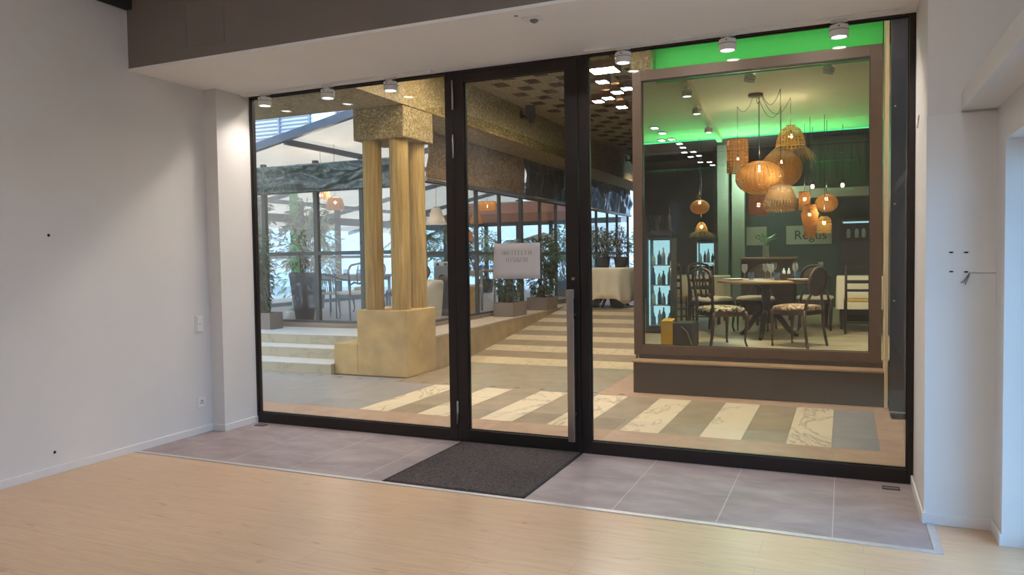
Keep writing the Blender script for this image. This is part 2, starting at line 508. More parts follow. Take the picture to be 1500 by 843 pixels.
def obj(name, mb, mats, parent=None, bevel=0, seg=2, kind=None, solid=0, subsurf=0):
    me = bpy.data.meshes.new(name)
    bmesh.ops.recalc_face_normals(mb.b, faces=[f for f in mb.b.faces]) if not getattr(mb, 'keep', False) else None
    mb.b.to_mesh(me); mb.b.free()
    for m in (mats if isinstance(mats, (list, tuple)) else [mats]):
        me.materials.append(m)
    o = bpy.data.objects.new(name, me)
    col.objects.link(o)
    if parent: o.parent = parent
    if kind: o['kind'] = kind
    if solid:
        s = o.modifiers.new('thickness', 'SOLIDIFY'); s.thickness = solid; s.offset = 0
    if bevel:
        b = o.modifiers.new('edge', 'BEVEL'); b.width = bevel; b.segments = seg; b.limit_method = 'ANGLE'; b.angle_limit = R(40)
    if subsurf:
        s = o.modifiers.new('smooth', 'SUBSURF'); s.levels = subsurf; s.render_levels = subsurf
    return o
def box(*a): return MB().box(*a)
def struct(name, mb, mat, parent=None, **k):
    o = obj(name, mb, mat, parent, **k)
    if not parent: o['kind'] = 'structure'
    return o
def tag(o, label, cat, group=None):
    o['label'] = label; o['category'] = cat
    if group: o['group'] = group
    return o
def thing(name, label, cat, loc=(0, 0, 0), rz=0, group=None):
    o = bpy.data.objects.new(name, None)
    col.objects.link(o)
    o.location = loc; o.rotation_euler = (0, 0, rz)
    o.empty_display_size = .1
    return tag(o, label, cat, group)
def dup(root, loc, rz=0, label=None, group=None, scale=None):
    def cp(o, par):
        c = o.copy(); col.objects.link(c)
        if par: c.parent = par
        for ch in o.children: cp(ch, c)
        return c
    r = cp(root, None)
    r.location = loc; r.rotation_euler = (0, 0, rz)
    if scale: r.scale = (scale,) * 3
    if label: r['label'] = label
    if group: r['group'] = group
    return r
def light(name, typ, loc, energy, color=(1, 1, 1), size=.1, rot=(0, 0, 0), **kw):
    d = bpy.data.lights.new(name, typ)
    d.energy = energy; d.color = color
    if typ == 'AREA':
        d.shape = 'RECTANGLE'; d.size = size if isinstance(size, (int, float)) else size[0]; d.size_y = size if isinstance(size, (int, float)) else size[1]
    elif typ in ('POINT', 'SPOT'):
        d.shadow_soft_size = size
    for k, v in kw.items(): setattr(d, k, v)
    o = bpy.data.objects.new(name, d); col.objects.link(o)
    o.location = loc; o.rotation_euler = rot
    return o

# ------------------------------------------------------------------ THE ROOM
struct('floor', box(-.3, 6.6, -9.5, -1.2, -.1, 0), M['floor'])
struct('floor.001', MB().box(-.3, 5.482, -1.2, .07, -.1, .001).box(5.482, 5.5, -1.2, -.74, -.1, .001), M['tile'])
struct('floor.002', box(5.52, 6.6, -1.2, -.74, -.1, 0), M['floor'])
tr = MB()
tr.box(-.086, 5.525, -1.222, -1.182, -.01, .006)
tr.box(5.485, 5.525, -1.19, -.742, -.01, .006)
struct('trim_1', tr, M['alu'], bevel=.002)
w = struct('wall_left', box(-.32, -.086, -9.5, 0, 0, 3.95), M['wall'])
for (y, z) in ((-1.858, 1.706), (-1.874, .159)):
    h = MB(); h.lathe([(.0001, .0), (.009, .0), (.011, .002), (.006, .003), (.0001, .001)], n=12)
    o = obj('screw_hole', h, M['gasket'], w); o.rotation_euler = (0, R(90), 0); o.location = (-.0865, y, z)
struct('wall_left.001', box(-.32, .058, -.40, .07, 0, 3.01), M['wall'])
struct('wall_left.002', box(-1.6, 0, .0, .07, 0, 4.4), M['wall'])
struct('wall_front', box(-.32, 6.6, -1.152, .07, 3.03, 4.4), M['fascia'])
struct('ceiling.001', box(-.32, 6.6, -1.1515, .07, 3.0095, 3.03), M['soffit'])
struct('ceiling', box(-.32, 6.8, -9.6, -1.15, 3.95, 4.1), M['wall'])
struct('wall_back', box(-.32, 6.8, -9.7, -9.5, 0, 3.95), M['wall'])
ap = MB()
for a in ((.53, .912, 3.115, 3.121), (.53, .536, 3.115, 3.45), (.906, .912, 3.115, 3.45), (.53, .912, 3.444, 3.45)):
    ap.box(a[0], a[1], -1.1545, -1.15, a[2], a[3])
ap.box(.54, .902, -1.1535, -1.15, 3.125, 3.44)
struct('trim_2', ap, M['fascia'])
struct('trim_3', box(-.086, -.02, -9.4, -1.153, 3.478, 3.62), M['dark_ceiling'], bevel=.01)
# right pier with its boarding
struct('wall_right', MB().box(5.48, 6.7, -.74, .07, 0, 3.01), M['wall'])
bd = MB().box(5.476, 5.806, -.752, -.74, 0, 1.382).box(5.476, 5.684, -.752, -.74, 1.382, 1.386).box(5.476, 5.806, -.752, -.74, 1.386, 2.238)
wr = struct('wall_right.001', bd, M['wall_lower'])
for (x, z) in ((5.597, 1.496), (5.667, 1.495), (5.598, 1.392), (5.667, 1.390)):
    h = MB(); h.lathe([(.0001, .0), (.005, .0), (.007, .002), (.004, .003), (.0001, .001)], n=10)
    o = obj('screw_hole', h, M['gasket'], wr); o.rotation_euler = (R(90), 0, 0); o.location = (x, -.7525, z)
    o.scale = (1.6, .6, 1)
struct('wall_right.002', MB().box(5.805, 6.1, -.98, -.74, 0, 2.25).box(5.805, 6.1, -3.6, -.98, 2.06, 2.25).box(5.805, 6.1, -9.5, -3.6, 0, 2.25), M['wall_lower'])
struct('trim_4', box(5.64, 6.7, -9.4, -.741, 2.251, 2.35), M['wall'])
struct('wall_right.003', box(6.5, 6.7, -9.5, -.74, 2.35, 3.95), M['wall'])
def skirting(name, *boxes):
    m = MB()
    for b_ in boxes: m.box(*b_)
    struct(name, m, M['base'], bevel=.003)
skirting('baseboard_left', (-.087, -.074, -9.4, -.401, 0, .06), (-.086, .07, -.412, -.399, 0, .06), (.057, .07, -.40, -.001, 0, .06))
skirting('baseboard_right', (5.464, 5.477, -.765, -.001, 0, .062), (5.464, 5.806, -.766, -.751, 0, .062), (5.792, 5.805, -.99, -.766, 0, .062))
# daylight window in the wall at the side of the room
wn = struct('window_3', MB().box(6.03, 6.08, -3.6, -.98, 0, .07).box(6.03, 6.08, -3.6, -.98, 2.0, 2.06).box(6.03, 6.08, -1.05, -.98, 0, 2.06).box(6.03, 6.08, -3.6, -3.53, 0, 2.06), M['white_plastic'])
obj('pane', box(6.05, 6.056, -3.55, -1.03, .05, 2.02), M['glass'], wn)

# shopfront: two fixed lights and a glazed door
F = M['bronze']
w1 = struct('window_1', MB().box(.0, .068, 0, .07, 0, 3.01).box(.068, 2.1, 0, .07, 0, .096).box(.068, 2.1, 0, .07, 2.992, 3.01).box(2.1, 2.176, 0, .07, 0, 3.01), F, bevel=.003)
obj('pane', box(.06, 2.11, .03, .04, .09, 3.0), M['glass'], w1)
g = MB()
g.box(.066, .074, .018, .03, .094, 2.994).box(2.094, 2.102, .018, .03, .094, 2.994).box(.066, 2.1, .018, .03, .094, .102).box(.066, 2.1, .018, .03, 2.986, 2.994)
obj('gasket', g, M['gasket'], w1)
w2 = struct('window_2', MB().box(3.238, 3.312, 0, .07, 0, 3.01).box(3.312, 5.443, 0, .07, 0, .096).box(3.312, 5.443, 0, .07, 2.998, 3.01).box(5.443, 5.48, 0, .07, 0, 3.01).box(2.176, 3.238, 0, .07, 2.985, 3.01), F, bevel=.003)
obj('pane', box(3.30, 5.45, .03, .04, .09, 3.0), M['glass'], w2)
g = MB()
g.box(3.31, 3.318, .018, .03, .094, 2.998).box(5.436, 5.444, .018, .03, .094, 2.998).box(3.312, 5.44, .018, .03, .094, .102).box(3.312, 5.44, .018, .03, 2.99, 2.998)
obj('gasket', g, M['gasket'], w2)
d1 = struct('door_1', MB().box(2.182, 2.272, -.008, .06, .008, 2.98).box(3.13, 3.233, -.008, .06, .008, 2.98).box(2.272, 3.13, -.008, .06, .008, .104).box(2.272, 3.13, -.008, .06, 2.914, 2.98), F, bevel=.003)
obj('pane', box(2.262, 3.14, .024, .034, .098, 2.92), M['glass'], d1)
g = MB()
g.box(2.27, 2.279, .012, .024, .1, 2.918).box(3.123, 3.132, .012, .024, .1, 2.918).box(2.272, 3.13, .012, .024, .1, .11).box(2.272, 3.13, .012, .024, 2.908, 2.916)
obj('gasket', g, M['gasket'], d1)
hd = obj('pull_handle', box(3.165, 3.218, -.105, -.075, .104, 1.256), M['steel'], d1, bevel=.004)
obj('mount', MB().tube([(3.195, -.08, .3), (3.195, -.005, .3)], .012).tube([(3.195, -.08, 1.06), (3.195, -.005, 1.06)], .012), M['steel'], hd)
obj('slot', box(3.2175, 3.2195, -.1, -.082, 1.04, 1.19), M['gasket'], hd)
lk = MB(); lk.tube([(3.19, -.007, 1.335), (3.19, -.03, 1.335)], .011, 14).box(3.183, 3.197, -.04, -.028, 1.327, 1.343)
obj('lock', lk, M['steel'], d1, bevel=.001)
for z0, z1 in ((2.70, 2.935), (2.31, 2.50), (.145, .336)):
    h = MB(); h.tube([(2.179, -.014, z0), (2.179, -.014, z1)], .0085, 12)
    h.box(2.17, 2.188, -.008, 0, z0 + .01, z1 - .01)
    obj('hinge', h, M['steel'], d1)

# paper notice on the door, its print showing through from behind
pp = MB(); N_ = 8
for i in range(N_):
    for j in range(6):
        q = []
        for a, b_ in ((i, j), (i + 1, j), (i + 1, j + 1), (i, j + 1)):
            u, v = a / N_, b_ / 6
            q.append((2.514 + .392 * u - .012 * (1 - v) * (1 - u), .0205 - .0016 * math.sin(u * 3) * math.sin(v * 3), 1.335 + .28 * v))
        pp.poly(q, 0, True)
bmesh.ops.remove_doubles(pp.b, verts=pp.b.verts, dist=1e-4)
ps = obj('paper_notice', pp, M['paper'], solid=.0006)
tag(ps, 'white paper shop-to-let notice stuck on the door glass, print reversed', 'notice')
LET = {
    'A': [(0, 0, .5, 1, .06), (.5, 1, 1, 0, .15), (.2, .36, .8, .36, .05), (-.08, 0, .2, 0, .05), (.78, 0, 1.1, 0, .05)],
    'F': [(.2, 0, .2, 1, .15), (.05, 1, .85, 1, .05), (.85, 1, .85, .8, .05), (.2, .52, .62, .52, .05), (.05, 0, .38, 0, .05)],
    'I': [(.5, 0, .5, 1, .16), (.28, 1, .72, 1, .05), (.28, 0, .72, 0, .05)],
    'T': [(.5, 0, .5, 1, .15), (.05, 1, .95, 1, .06), (.05, 1, .05, .8, .05), (.95, 1, .95, .8, .05), (.3, 0, .7, 0, .05)],
    'M': [(.08, 0, .1, 1, .06), (.1, 1, .5, .05, .14), (.5, .05, .92, 1, .06), (.92, 1, .94, 0, .15), (-.05, 0, .25, 0, .05), (.78, 0, 1.1, 0, .05)],
    'N': [(.1, 0, .1, 1, .06), (.1, 1, .9, 0, .15), (.9, 0, .9, 1, .06), (-.05, 0, .28, 0, .05), (.72, 1, 1.05, 1, .05)],
    'E': [(.2, 0, .2, 1, .15), (.05, 1, .85, 1, .05), (.85, 1, .85, .8, .05), (.2, .52, .65, .52, .05), (.05, 0, .88, 0, .05), (.88, 0, .88, .22, .05)],
    'Z': [(.1, 1, .9, 1, .06), (.9, 1, .1, 0, .15), (.1, 0, .9, 0, .06), (.1, 1, .1, .8, .05), (.9, 0, .9, .2, .05)],
    'O': 'ring', 'G': 'gring'}
def serif(m, word, xc, z, h, y, adv=.82, flip=-1):
    """serif capitals from strokes; flip=-1 reads from the far side"""
    wd = h * adv; n = len(word); x0 = -wd * n / 2
    for i, ch in enumerate(word):
        ox = x0 + i * wd; s = LET[ch]
        k = .62 * h / 1.0
        def P(u, v): return (xc + flip * (ox + .1 * wd + u * wd * .76), z + v * h)
        def bar(a, b_, c, d, t):
            p, q = P(a, b_), P(c, d)
            m.beam((p[0], y, p[1]), (q[0], y, q[1]), t * h * .8, .0006, (0, 1, 0))
        if s in ('ring', 'gring'):
            K = 22
            for j in range(K):
                t0, t1 = 2 * PI * j / K, 2 * PI * (j + 1) / K
                if s == 'gring' and (t0 < .75 or t1 > 2 * PI - .15): continue
                th = .05 + .11 * abs(math.cos((t0 + t1) / 2))
                bar(.5 + .46 * math.cos(t0), .5 + .5 * math.sin(t0), .5 + .46 * math.cos(t1), .5 + .5 * math.sin(t1), th)
            if s == 'gring':
                bar(.9, .0, .9, .45, .14); bar(.7, .45, 1.05, .45, .05)
        else:
            for a in s: bar(*a)
for word, zz in (('AFFITTIAMO', 1.523), ('NEGOZIO', 1.468)):
    tx = MB(); serif(tx, word, 2.711, zz, .033, .0186)
    obj('lettering', tx, M['ink'], ps)

# tracks and their spotlights
def track(x0, x1, label):
    o = obj('lighting_track', MB().box(x0, x1, -.137, -.075, 2.99, 3.0095), M['white_plastic'], bevel=.002)
    tag(o, label, 'light track', 'white ceiling light tracks')
    obj('end_cap', box(x1 - .004, x1 + .012, -.139, -.073, 2.986, 3.0095), M['white_plastic'], o, bevel=.002)
track(.09, 2.04, 'white flat light track above the fixed pane beside the left wall, three spots')
track(3.33, 5.40, 'white flat light track above the wide pane in front of the restaurant, three spots')
def make_spot():
    t = thing('track_spotlight', '', 'spotlight', (0, 0, 2.99), 0, 'white spotlights over the shopfront')
    obj('adapter', box(-.05, .05, -.018, .018, -.012, 0), M['white_plastic'], t, bevel=.003)
    obj('stem', MB().tube([(0, 0, -.01), (0, 0, -.034)], .014, 12), M['white_plastic'], t)
    h = MB()
    h.lathe([(.0001, -.03), (.046, -.03), (.056, -.034), (.058, -.04), (.058, -.062), (.0585, -.063), (.0585, -.1), (.055, -.107), (.048, -.108), (.044, -.1)], n=32)
    obj('housing', h, M['white_plastic'], t)
    rg = MB(); rg.lathe([(.0582, -.063), (.0592, -.063), (.0592, -.066), (.0582, -.066)], n=32)
    obj('seam_ring', rg, M['gasket'], t)
    kn = MB(); kn.ball((0, -.0575, -.048), .005, n=8)
    obj('screw', kn, M['gasket'], t)
    ln = MB(); ln.lathe([(.0001, -.1015), (.03, -.1015), (.044, -.1005)], n=24)
    obj('lens', ln, M['lens'], t)
    return t
sp0 = make_spot()
SP = [(.34, 'white spotlight nearest the left wall on the track beside it'), (1.025, 'white spotlight in the middle of the track beside the left wall'), (1.657, 'white spotlight nearest the door on the track by the left wall'),
      (3.616, 'white spotlight nearest the door on the track facing the restaurant'), (4.341, 'white spotlight in the middle of the track facing the restaurant'), (5.034, 'white spotlight nearest the pale timber board, last before the right wall')]
for i, (x, lb) in enumerate(SP):
    s = sp0 if i == 0 else dup(sp0, (0, 0, 0))
    s.location = (x, -.106, 2.99); s['label'] = lb
    light('spot_beam', 'SPOT', (x, -.106, 2.878), 16, (1, .92, .86), .04, spot_size=R(150), spot_blend=1.0)

# small fittings
def switch():
    t = thing('light_switch', 'white double light switch plate on the left wall above the socket', 'light switch', (-.086, -.528, .96))
    obj('plate', box(0, .011, -.042, .042, -.075, .075), M['white_plastic'], t, bevel=.003)
    for z in (-.034, .034):
        obj('rocker', box(.009, .015, -.03, .03, z - .029, z + .029), M['white_plastic'], t, bevel=.002)
        obj('groove', MB().box(.0108, .0118, -.033, -.031, z - .03, z + .03).box(.0108, .0118, -.033, .02, z - .032, z - .03), M['grey_plastic'], t)
switch()
t = thing('power_socket', 'white wall socket with dark pin holes on the left wall near the skirting', 'socket', (-.086, -.53, .275))
obj('plate', box(0, .012, -.045, .045, -.045, .045), M['white_plastic'], t, bevel=.003)
fc = MB(); fc.lathe([(.0001, 0), (.026, 0), (.028, .003), (.03, .003)], n=6)
f_ = obj('face', fc, M['white_plastic'], t); f_.rotation_euler = (0, R(90), 0); f_.location = (.0125, 0, 0)
for k in range(3):
    a = PI / 2 + k * 2 * PI / 3
    h = MB(); h.tube([(.0115, .013 * math.cos(a), .013 * math.sin(a)), (.0165, .013 * math.cos(a), .013 * math.sin(a))], .004, 10)
    obj('pin_hole', h, M['gasket'], t)
mt = thing('door_mat', 'dark grey flecked carpet mat lying before the glass door', 'mat', (2.73, -.56, 0))
obj('pile', box(-.495, .505, -.605, .53, .001, .013), M['mat'], mt, bevel=.004)
obj('border', MB().box(-.515, -.49, -.625, .545, .001, .009).box(.5, .522, -.625, .545, .001, .009).box(-.515, .522, -.625, -.6, .001, .009).box(-.515, .522, .525, .545, .001, .009), M['mat_edge'], mt, bevel=.002)
def floorbox(x, y, label):
    t = thing('floor_outlet', label, 'floor outlet', (x, y, 0), 0, 'flush metal floor outlets')
    obj('frame', MB().box(-.05, .05, -.035, -.028, 0, .005).box(-.05, .05, .028, .035, 0, .005).box(-.05, -.043, -.028, .028, 0, .005).box(.043, .05, -.028, .028, 0, .005), M['bronze'], t)
    obj('lid', MB().box(-.043, .043, -.028, .028, 0, .003).box(-.03, .03, -.012, .012, .003, .0042), M['grey_plastic'], t)
floorbox(5.345, -.135, 'small dark metal floor outlet in the tiles by the right wall')
floorbox(.19, -.1, 'small dark metal floor outlet in the tiles by the left pier')
t = thing('motion_detector', 'small white detector on the white soffit above the door', 'detector', (3.265, -.96, 3.0095))
obj('plate', box(-.06, .06, -.045, .045, -.012, 0), M['white_plastic'], t, bevel=.004)
b_ = MB(); b_.ball((.01, .0, -.014), .028, .028, .018, 14)
obj('eye', b_, M['grey_plastic'], t)
b_ = MB(); b_.lathe([(.0001, -.003), (.011, -.003), (.013, 0)], n=12)
o = obj('ceiling_plug', b_, M['grey_plastic']); o.location = (3.19, -1.05, 3.0095); tag(o, 'tiny dark round plug in the soffit beside the detector', 'plug')
wr_ = MB()
wr_.tube([(5.684, -.754, 1.384), (5.676, -.764, 1.374), (5.662, -.768, 1.352), (5.648, -.766, 1.336), (5.640, -.764, 1.333)], .0022, 6)
wr_.tube([(5.684, -.754, 1.383), (5.678, -.766, 1.368), (5.668, -.772, 1.345), (5.662, -.77, 1.322)], .0022, 6)
wr_.tube([(5.683, -.754, 1.383), (5.672, -.765, 1.362), (5.658, -.77, 1.34), (5.652, -.768, 1.33)], .0018, 6)
tag(obj('loose_cable', wr_, M['grey_plastic']), 'frayed grey cable ends sticking out of the right wall board', 'cable')
st = MB(); st.beam((5.479, -.26, 2.315), (5.479, -.09, 2.285), .012, .02).beam((5.474, -.25, 2.31), (5.472, -.235, 2.25), .006, .012)
tag(obj('loose_trim_strip', st, M['wall_lower']), 'short broken white strip high on the reveal beside the wide pane', 'trim strip')

# unseen ceiling panels, added to light the room
for x, y in ((.9, -4.6), (2.6, -4.7), (4.3, -4.7), (5.4, -3.6)):
    t = thing('room_fill_panel', 'unseen flat white panel added on the ceiling to light the room', 'ceiling lamp', (x, y, 3.95), 0, 'unseen panels added to light the room')
    obj('frame', MB().box(-.32, .32, -.32, -.3, -.03, 0).box(-.32, .32, .3, .32, -.03, 0).box(-.32, -.3, -.3, .3, -.03, 0).box(.3, .32, -.3, .3, -.03, 0), M['white_plastic'], t)
    obj('diffuser', box(-.3, .3, -.3, .3, -.018, -.006), M['panel_light'], t)

# ------------------------------------------------------------------ THE PASSAGE OUTSIDE
gm = [M['outdoor_ground'], M['pink_stone'], M['marble'], M['grey_stone'], M['blue_stone'], M['olive_stone'], M['slot']]
gr = MB(); gr.keep = True
def flat(x0, x1, y0, y1, mi, z=0.0): gr.poly([(x0, y0, z), (x1, y0, z), (x1, y1, z), (x0, y1, z)], mi)
J = .004
flat(-60, 60, -60, 70, 0, -.012)
x = -9.0
k = 0
while x < 6.9:                                    # pink border stones along the shopfront
    flat(x, x + 1.0 - J, .07, .836, 1); x += 1.0
edges = [.6 + .675 * i for i in range(-14, 10)]
for i, e in enumerate(edges):
    if e > 5.0 + .675: continue
    wh = e > .5
    flat(e, e + .335 - J, .84, 2.4 - J, 2 if (wh and e < 5.2) else (1 if wh else 4))
    split = .84 + (.42 if i % 2 else .34)
    flat(e + .335, e + .675 - J, .84, split - J, (4 if e > 4.6 else 3) if wh and e < 5.2 else (1 if wh else 4))
    flat(e + .335, e + .675 - J, split, 2.4 - J, (4 if e > 4.6 else 3) if wh and e < 5.2 else (1 if wh else 4))
flat(-9, -.0, 2.4, 2.64, 4)
for i in range(4): flat(.0 + i * .65, .65 + i * .65 - J, 2.4, 3.1 - J, 5 if i % 2 else 3)
for i in range(4): flat(.0 + i * .65, .65 + i * .65 - J, 3.1, 3.7 - J, 3)
for i in range(3): flat(-.36 + i * .99, .63 + i * .99 - J, 3.7, 4.27 - J, 3 if i % 2 else 5)
flat(2.6, 2.96, 2.4, 3.1 - J, 1); flat(2.6, 2.96, 3.1, 4.27, 1); flat(2.96, 5.46, 2.4, 2.66, 1); flat(5.46, 6.9, 2.1, 2.42, 1)
for i in range(18):
    xx = -2.45 + i * .31
    gr.poly([(xx, 2.475, .0015), (xx + .06, 2.48, .0015), (xx + .085, 2.515, .0015), (xx + .025, 2.51, .0015)], 6)
struct('ground', gr, gm)

rp = MB(); rp.keep = True
yb = 4.27; i = 0; zf = lambda y: min(.46, max(0, .0855 * (y - 4.27)))
while yb < 17:
    y2 = yb + .43
    xs = [-.36, .35, 1.0, 1.65, 2.3, 2.95] if i % 2 else [-.36, .0, .65, 1.3, 1.98, 2.6, 2.95]
    for a, b_ in zip(xs, xs[1:]):
        rp.poly([(a, yb, zf(yb)), (b_ - J, yb, zf(yb)), (b_ - J, y2 - J, zf(y2 - J)), (a, y2 - J, zf(y2 - J))], i % 2)
    yb = y2; i += 1
rp.poly([(-.36, 4.27, -.005), (2.95, 4.27, -.005), (2.95, 9.65, .455), (-.36, 9.65, .455)], 1)
struct('ramp', rp, [M['ramp_light'], M['ramp_dark']])
struct('ramp_wall', MB().prism([(-.75, 3.43), (.03, 3.43), (-.335, 9.6), (-.335, 17), (-.75, 17)], -.02, .44), M['rampwall'])
struct('ramp_ledge', MB().prism([(-.752, 3.43), (.036, 3.43), (-.33, 9.6), (-.33, 17), (-.752, 17)], .44, .462), M['ledge'])
stp = MB(); stp.box(-9, -1.1, 2.63, 3.06, 0, .127).box(-9, -1.1, 3.06, 3.41, 0, .275).box(-9, -.7, 3.41, 4.36, 0, .42)
s_ = struct('terrace_steps', stp, M['stone_step'])
tb = MB()
for x0, x1 in ((-9, -4.3), (-4.296, -2.6), (-2.596, -1.1)):
    tb.box(x0, x1, 2.62, 3.06, .127, .137).box(x0, x1, 3.05, 3.41, .275, .285)
tb.box(-9, -.752, 3.40, 4.36, .42, .43)
obj('tread', tb, M['tread'], s_)
struct('terrace_floor', box(-9, -.752, 4.36, 17, 0, .48), M['terrace_floor'])
struct('trim_5', MB().box(-9, -.70, 4.335, 4.38, .43, .50).box(-.752, -.70, 4.38, 17, .462, .515), M['timber'])

# three round columns on their stepped block
P = thing('concrete_pillar', 'ochre concrete pillar of three columns on a stepped block beside the steps', 'pillar', (-.345, 3.06, 0))
def rel(m, dx, dy):
    bmesh.ops.translate(m.b, vec=(dx, dy, 0), verts=m.b.verts); return m
pl = obj('plinth', rel(MB().box(-.725, .035, 2.70, 3.43, 0, .855), .345, -3.06), M['plinth'], P, bevel=.012)
obj('lower_block', rel(MB().box(-1.1, -.724, 2.70, 3.43, 0, .408), .345, -3.06), M['plinth'], P, bevel=.01)
for cx, cy in ((-.545, 2.86), (-.14, 2.86), (-.14, 3.27)):
    cm = MB(); n = 36
    prof = []
    cm.lathe([(.118, .85), (.122, .87), (.122, 1.6), (.121, 2.3), (.122, 3.06)], (cx + .345, cy - 3.06, 0), n=36)
    obj('column', cm, M['ribbed'], P)
cp = rel(MB().prism([(-.72, 2.70), (.035, 2.70), (.05, 3.42), (-.72, 3.42)], 3.03, 3.43), .345, -3.06)
obj('capital', cp, M['aggregate'], P, bevel=.015)

# ceilings over the passage
struct('ceiling.002', box(-9, .05, .071, 2.69, 3.43, 4.4), M['aggregate2'])
struct('beam', box(-.7, .05, 2.69, 17, 3.431, 4.4), M['aggregate'])
ce = MB(); ce.keep = True
def dn(x0, x1, y0, y1, z, mi): ce.poly([(x0, y0, z), (x0, y1, z), (x1, y1, z), (x1, y0, z)], mi)
zc = 4.05; px_, py_ = .25, .37
dn(.05, 7.0, .071, 3.51, zc, 0); dn(2.8, 7.0, 3.51, 17, zc, 0); dn(.05, 2.8, 3.51 + 24 * py_, 17, zc, 0)
for i in range(11):
    for j in range(24):
        x0 = .05 + i * px_; y0 = 3.51 + j * py_
        if (i + j) % 2 or i == 0:
            dn(x0, x0 + px_, y0, y0 + py_, zc, 0); continue
        a0, a1, b0, b1 = x0 + .02, x0 + px_ - .02, y0 + .05, y0 + py_ - .05
        dn(x0, x0 + px_, y0, b0, zc, 0); dn(x0, x0 + px_, b1, y0 + py_, zc, 0); dn(x0, a0, b0, b1, zc, 0); dn(a1, x0 + px_, b0, b1, zc, 0)
        zt = zc + .16
        dn(a0, a1, b0, b1, zt, 1)
        for p, q in (((a0, b0), (a1, b0)), ((a1, b0), (a1, b1)), ((a1, b1), (a0, b1)), ((a0, b1), (a0, b0))):
            ce.poly([(*p, zc), (*q, zc), (*q, zt), (*p, zt)], 1)
M['coffer'] = speckle('shade-darkened coffer concrete', C(104, 76, 44), C(70, 48, 28), C(130, 100, 64), 45)  # recess shade painted into this brown; cube lamp bodies share it
struct('ceiling.003', ce, [M['aggregate2'], M['coffer']])
struct('ceiling.004', box(-.7, 7.0, .071, 17, 4.25, 4.4), M['dark_ceiling'])
# flush lamps in the passage ceiling, above the shopfront
for x, y in ((.9, 1.3), (2.2, 1.3), (3.5, 1.3), (4.8, 1.3), (.9, 2.9), (2.2, 2.9)):
    t = thing('passage_ceiling_lamp', 'square flush lamp in the passage ceiling', 'ceiling lamp', (x, y, zc), 0, 'flush lamps in the passage ceiling')
    obj('frame', MB().box(-.17, .17, -.17, -.15, -.02, 0).box(-.17, .17, .15, .17, -.02, 0).box(-.17, -.15, -.15, .15, -.02, 0).box(.15, .17, -.15, .15, -.02, 0), M['bronze'], t)
    obj('diffuser', box(-.15, .15, -.15, .15, -.012, -.004), M['lamp_white'], t)

# cube lamps hanging a little below the passage ceiling
M['cube_light'] = emitter('cube lamp light', (1, .92, .82, 1), 55)
def cube_lamp(x, y, w_, d, label):
    t = thing('cube_ceiling_lamp', label, 'ceiling lamp', (x, y, zc), 0, 'cube lamps on the passage ceiling')
    obj('body', MB().box(-w_ / 2 - .012, -w_ / 2, -d / 2, d / 2, -.1, 0).box(w_ / 2, w_ / 2 + .012, -d / 2, d / 2, -.1, 0).box(-w_ / 2 - .012, w_ / 2 + .012, -d / 2 - .012, -d / 2, -.1, 0).box(-w_ / 2 - .012, w_ / 2 + .012, d / 2, d / 2 + .012, -.1, 0), M['coffer'], t)
    obj('diffuser', box(-w_ / 2, w_ / 2, -d / 2, d / 2, -.097, -.08), M['cube_light'], t)
for x, y, w_, d, lb in ((2.16, 4.28, .35, .32, 'largest lit square lamp on the passage ceiling, beside the door frame'), (1.95, 4.9, .15, .2, 'small lit cube lamp directly below the largest square lamp'), (2.15, 5.48, .15, .2, 'small lit cube lamp nearest the restaurant window frame'),
                        (1.95, 5.66, .15, .2, 'small lit cube lamp left of the one nearest the restaurant frame'), (1.71, 6.0, .15, .2, 'small lit cube lamp second from the door frame in its row'), (1.5, 6.16, .15, .2, 'small lit cube lamp nearest the door frame, lower row'), (1.71, 6.78, .15, .2, 'farthest lit cube lamp, lowest of the cluster')):
    cube_lamp(x, y, w_, d, lb)
for x, y in ((.9, 5.4), (1.9, 7.6), (.9, 9.6), (1.7, 12.0), (.7, 13.5)):
    light('ramp_fill_spot', 'SPOT', (x, y, 4.02), 130, (1, .88, .72), .08, spot_size=R(125), spot_blend=.7)  # unseen spots without fixtures, added to brighten the ramp

def wall_speaker(x, y, z, rz, label):
    t = thing('wall_speaker', label, 'speaker', (x, y, z), 0)
    s = MB(); s.prism([(-.085, -.09), (.085, -.09), (.06, .09), (-.06, .09)], -.14, .14)
    bmesh.ops.rotate(s.b, verts=s.b.verts, cent=(0, 0, 0), matrix=Matrix.Rotation(rz, 3, 'Z') @ Matrix.Rotation(R(14), 3, 'X'))
    bmesh.ops.translate(s.b, vec=(.17, 0, .05), verts=s.b.verts)
    obj('cabinet', s, M['black_plastic'], t, bevel=.01)
    obj('bracket', MB().tube([(0, 0, -.02), (.09, 0, -.06), (.17, .02, -.05)], .018, 8).box(0, .012, -.05, .05, -.08, .06), M['black_plastic'], t)
    kb = MB(); kb.ball((.16, .06, -.11), .055, .06, .05, 10)
    obj('driver', kb, M['black_plastic'], t)
wall_speaker(.05, 6.45, 3.93, R(20), 'black speaker on the concrete beam seen through the door')
wall_speaker(.05, 13.2, 3.95, R(20), 'small black speaker far along the beam, seen beside the restaurant window')

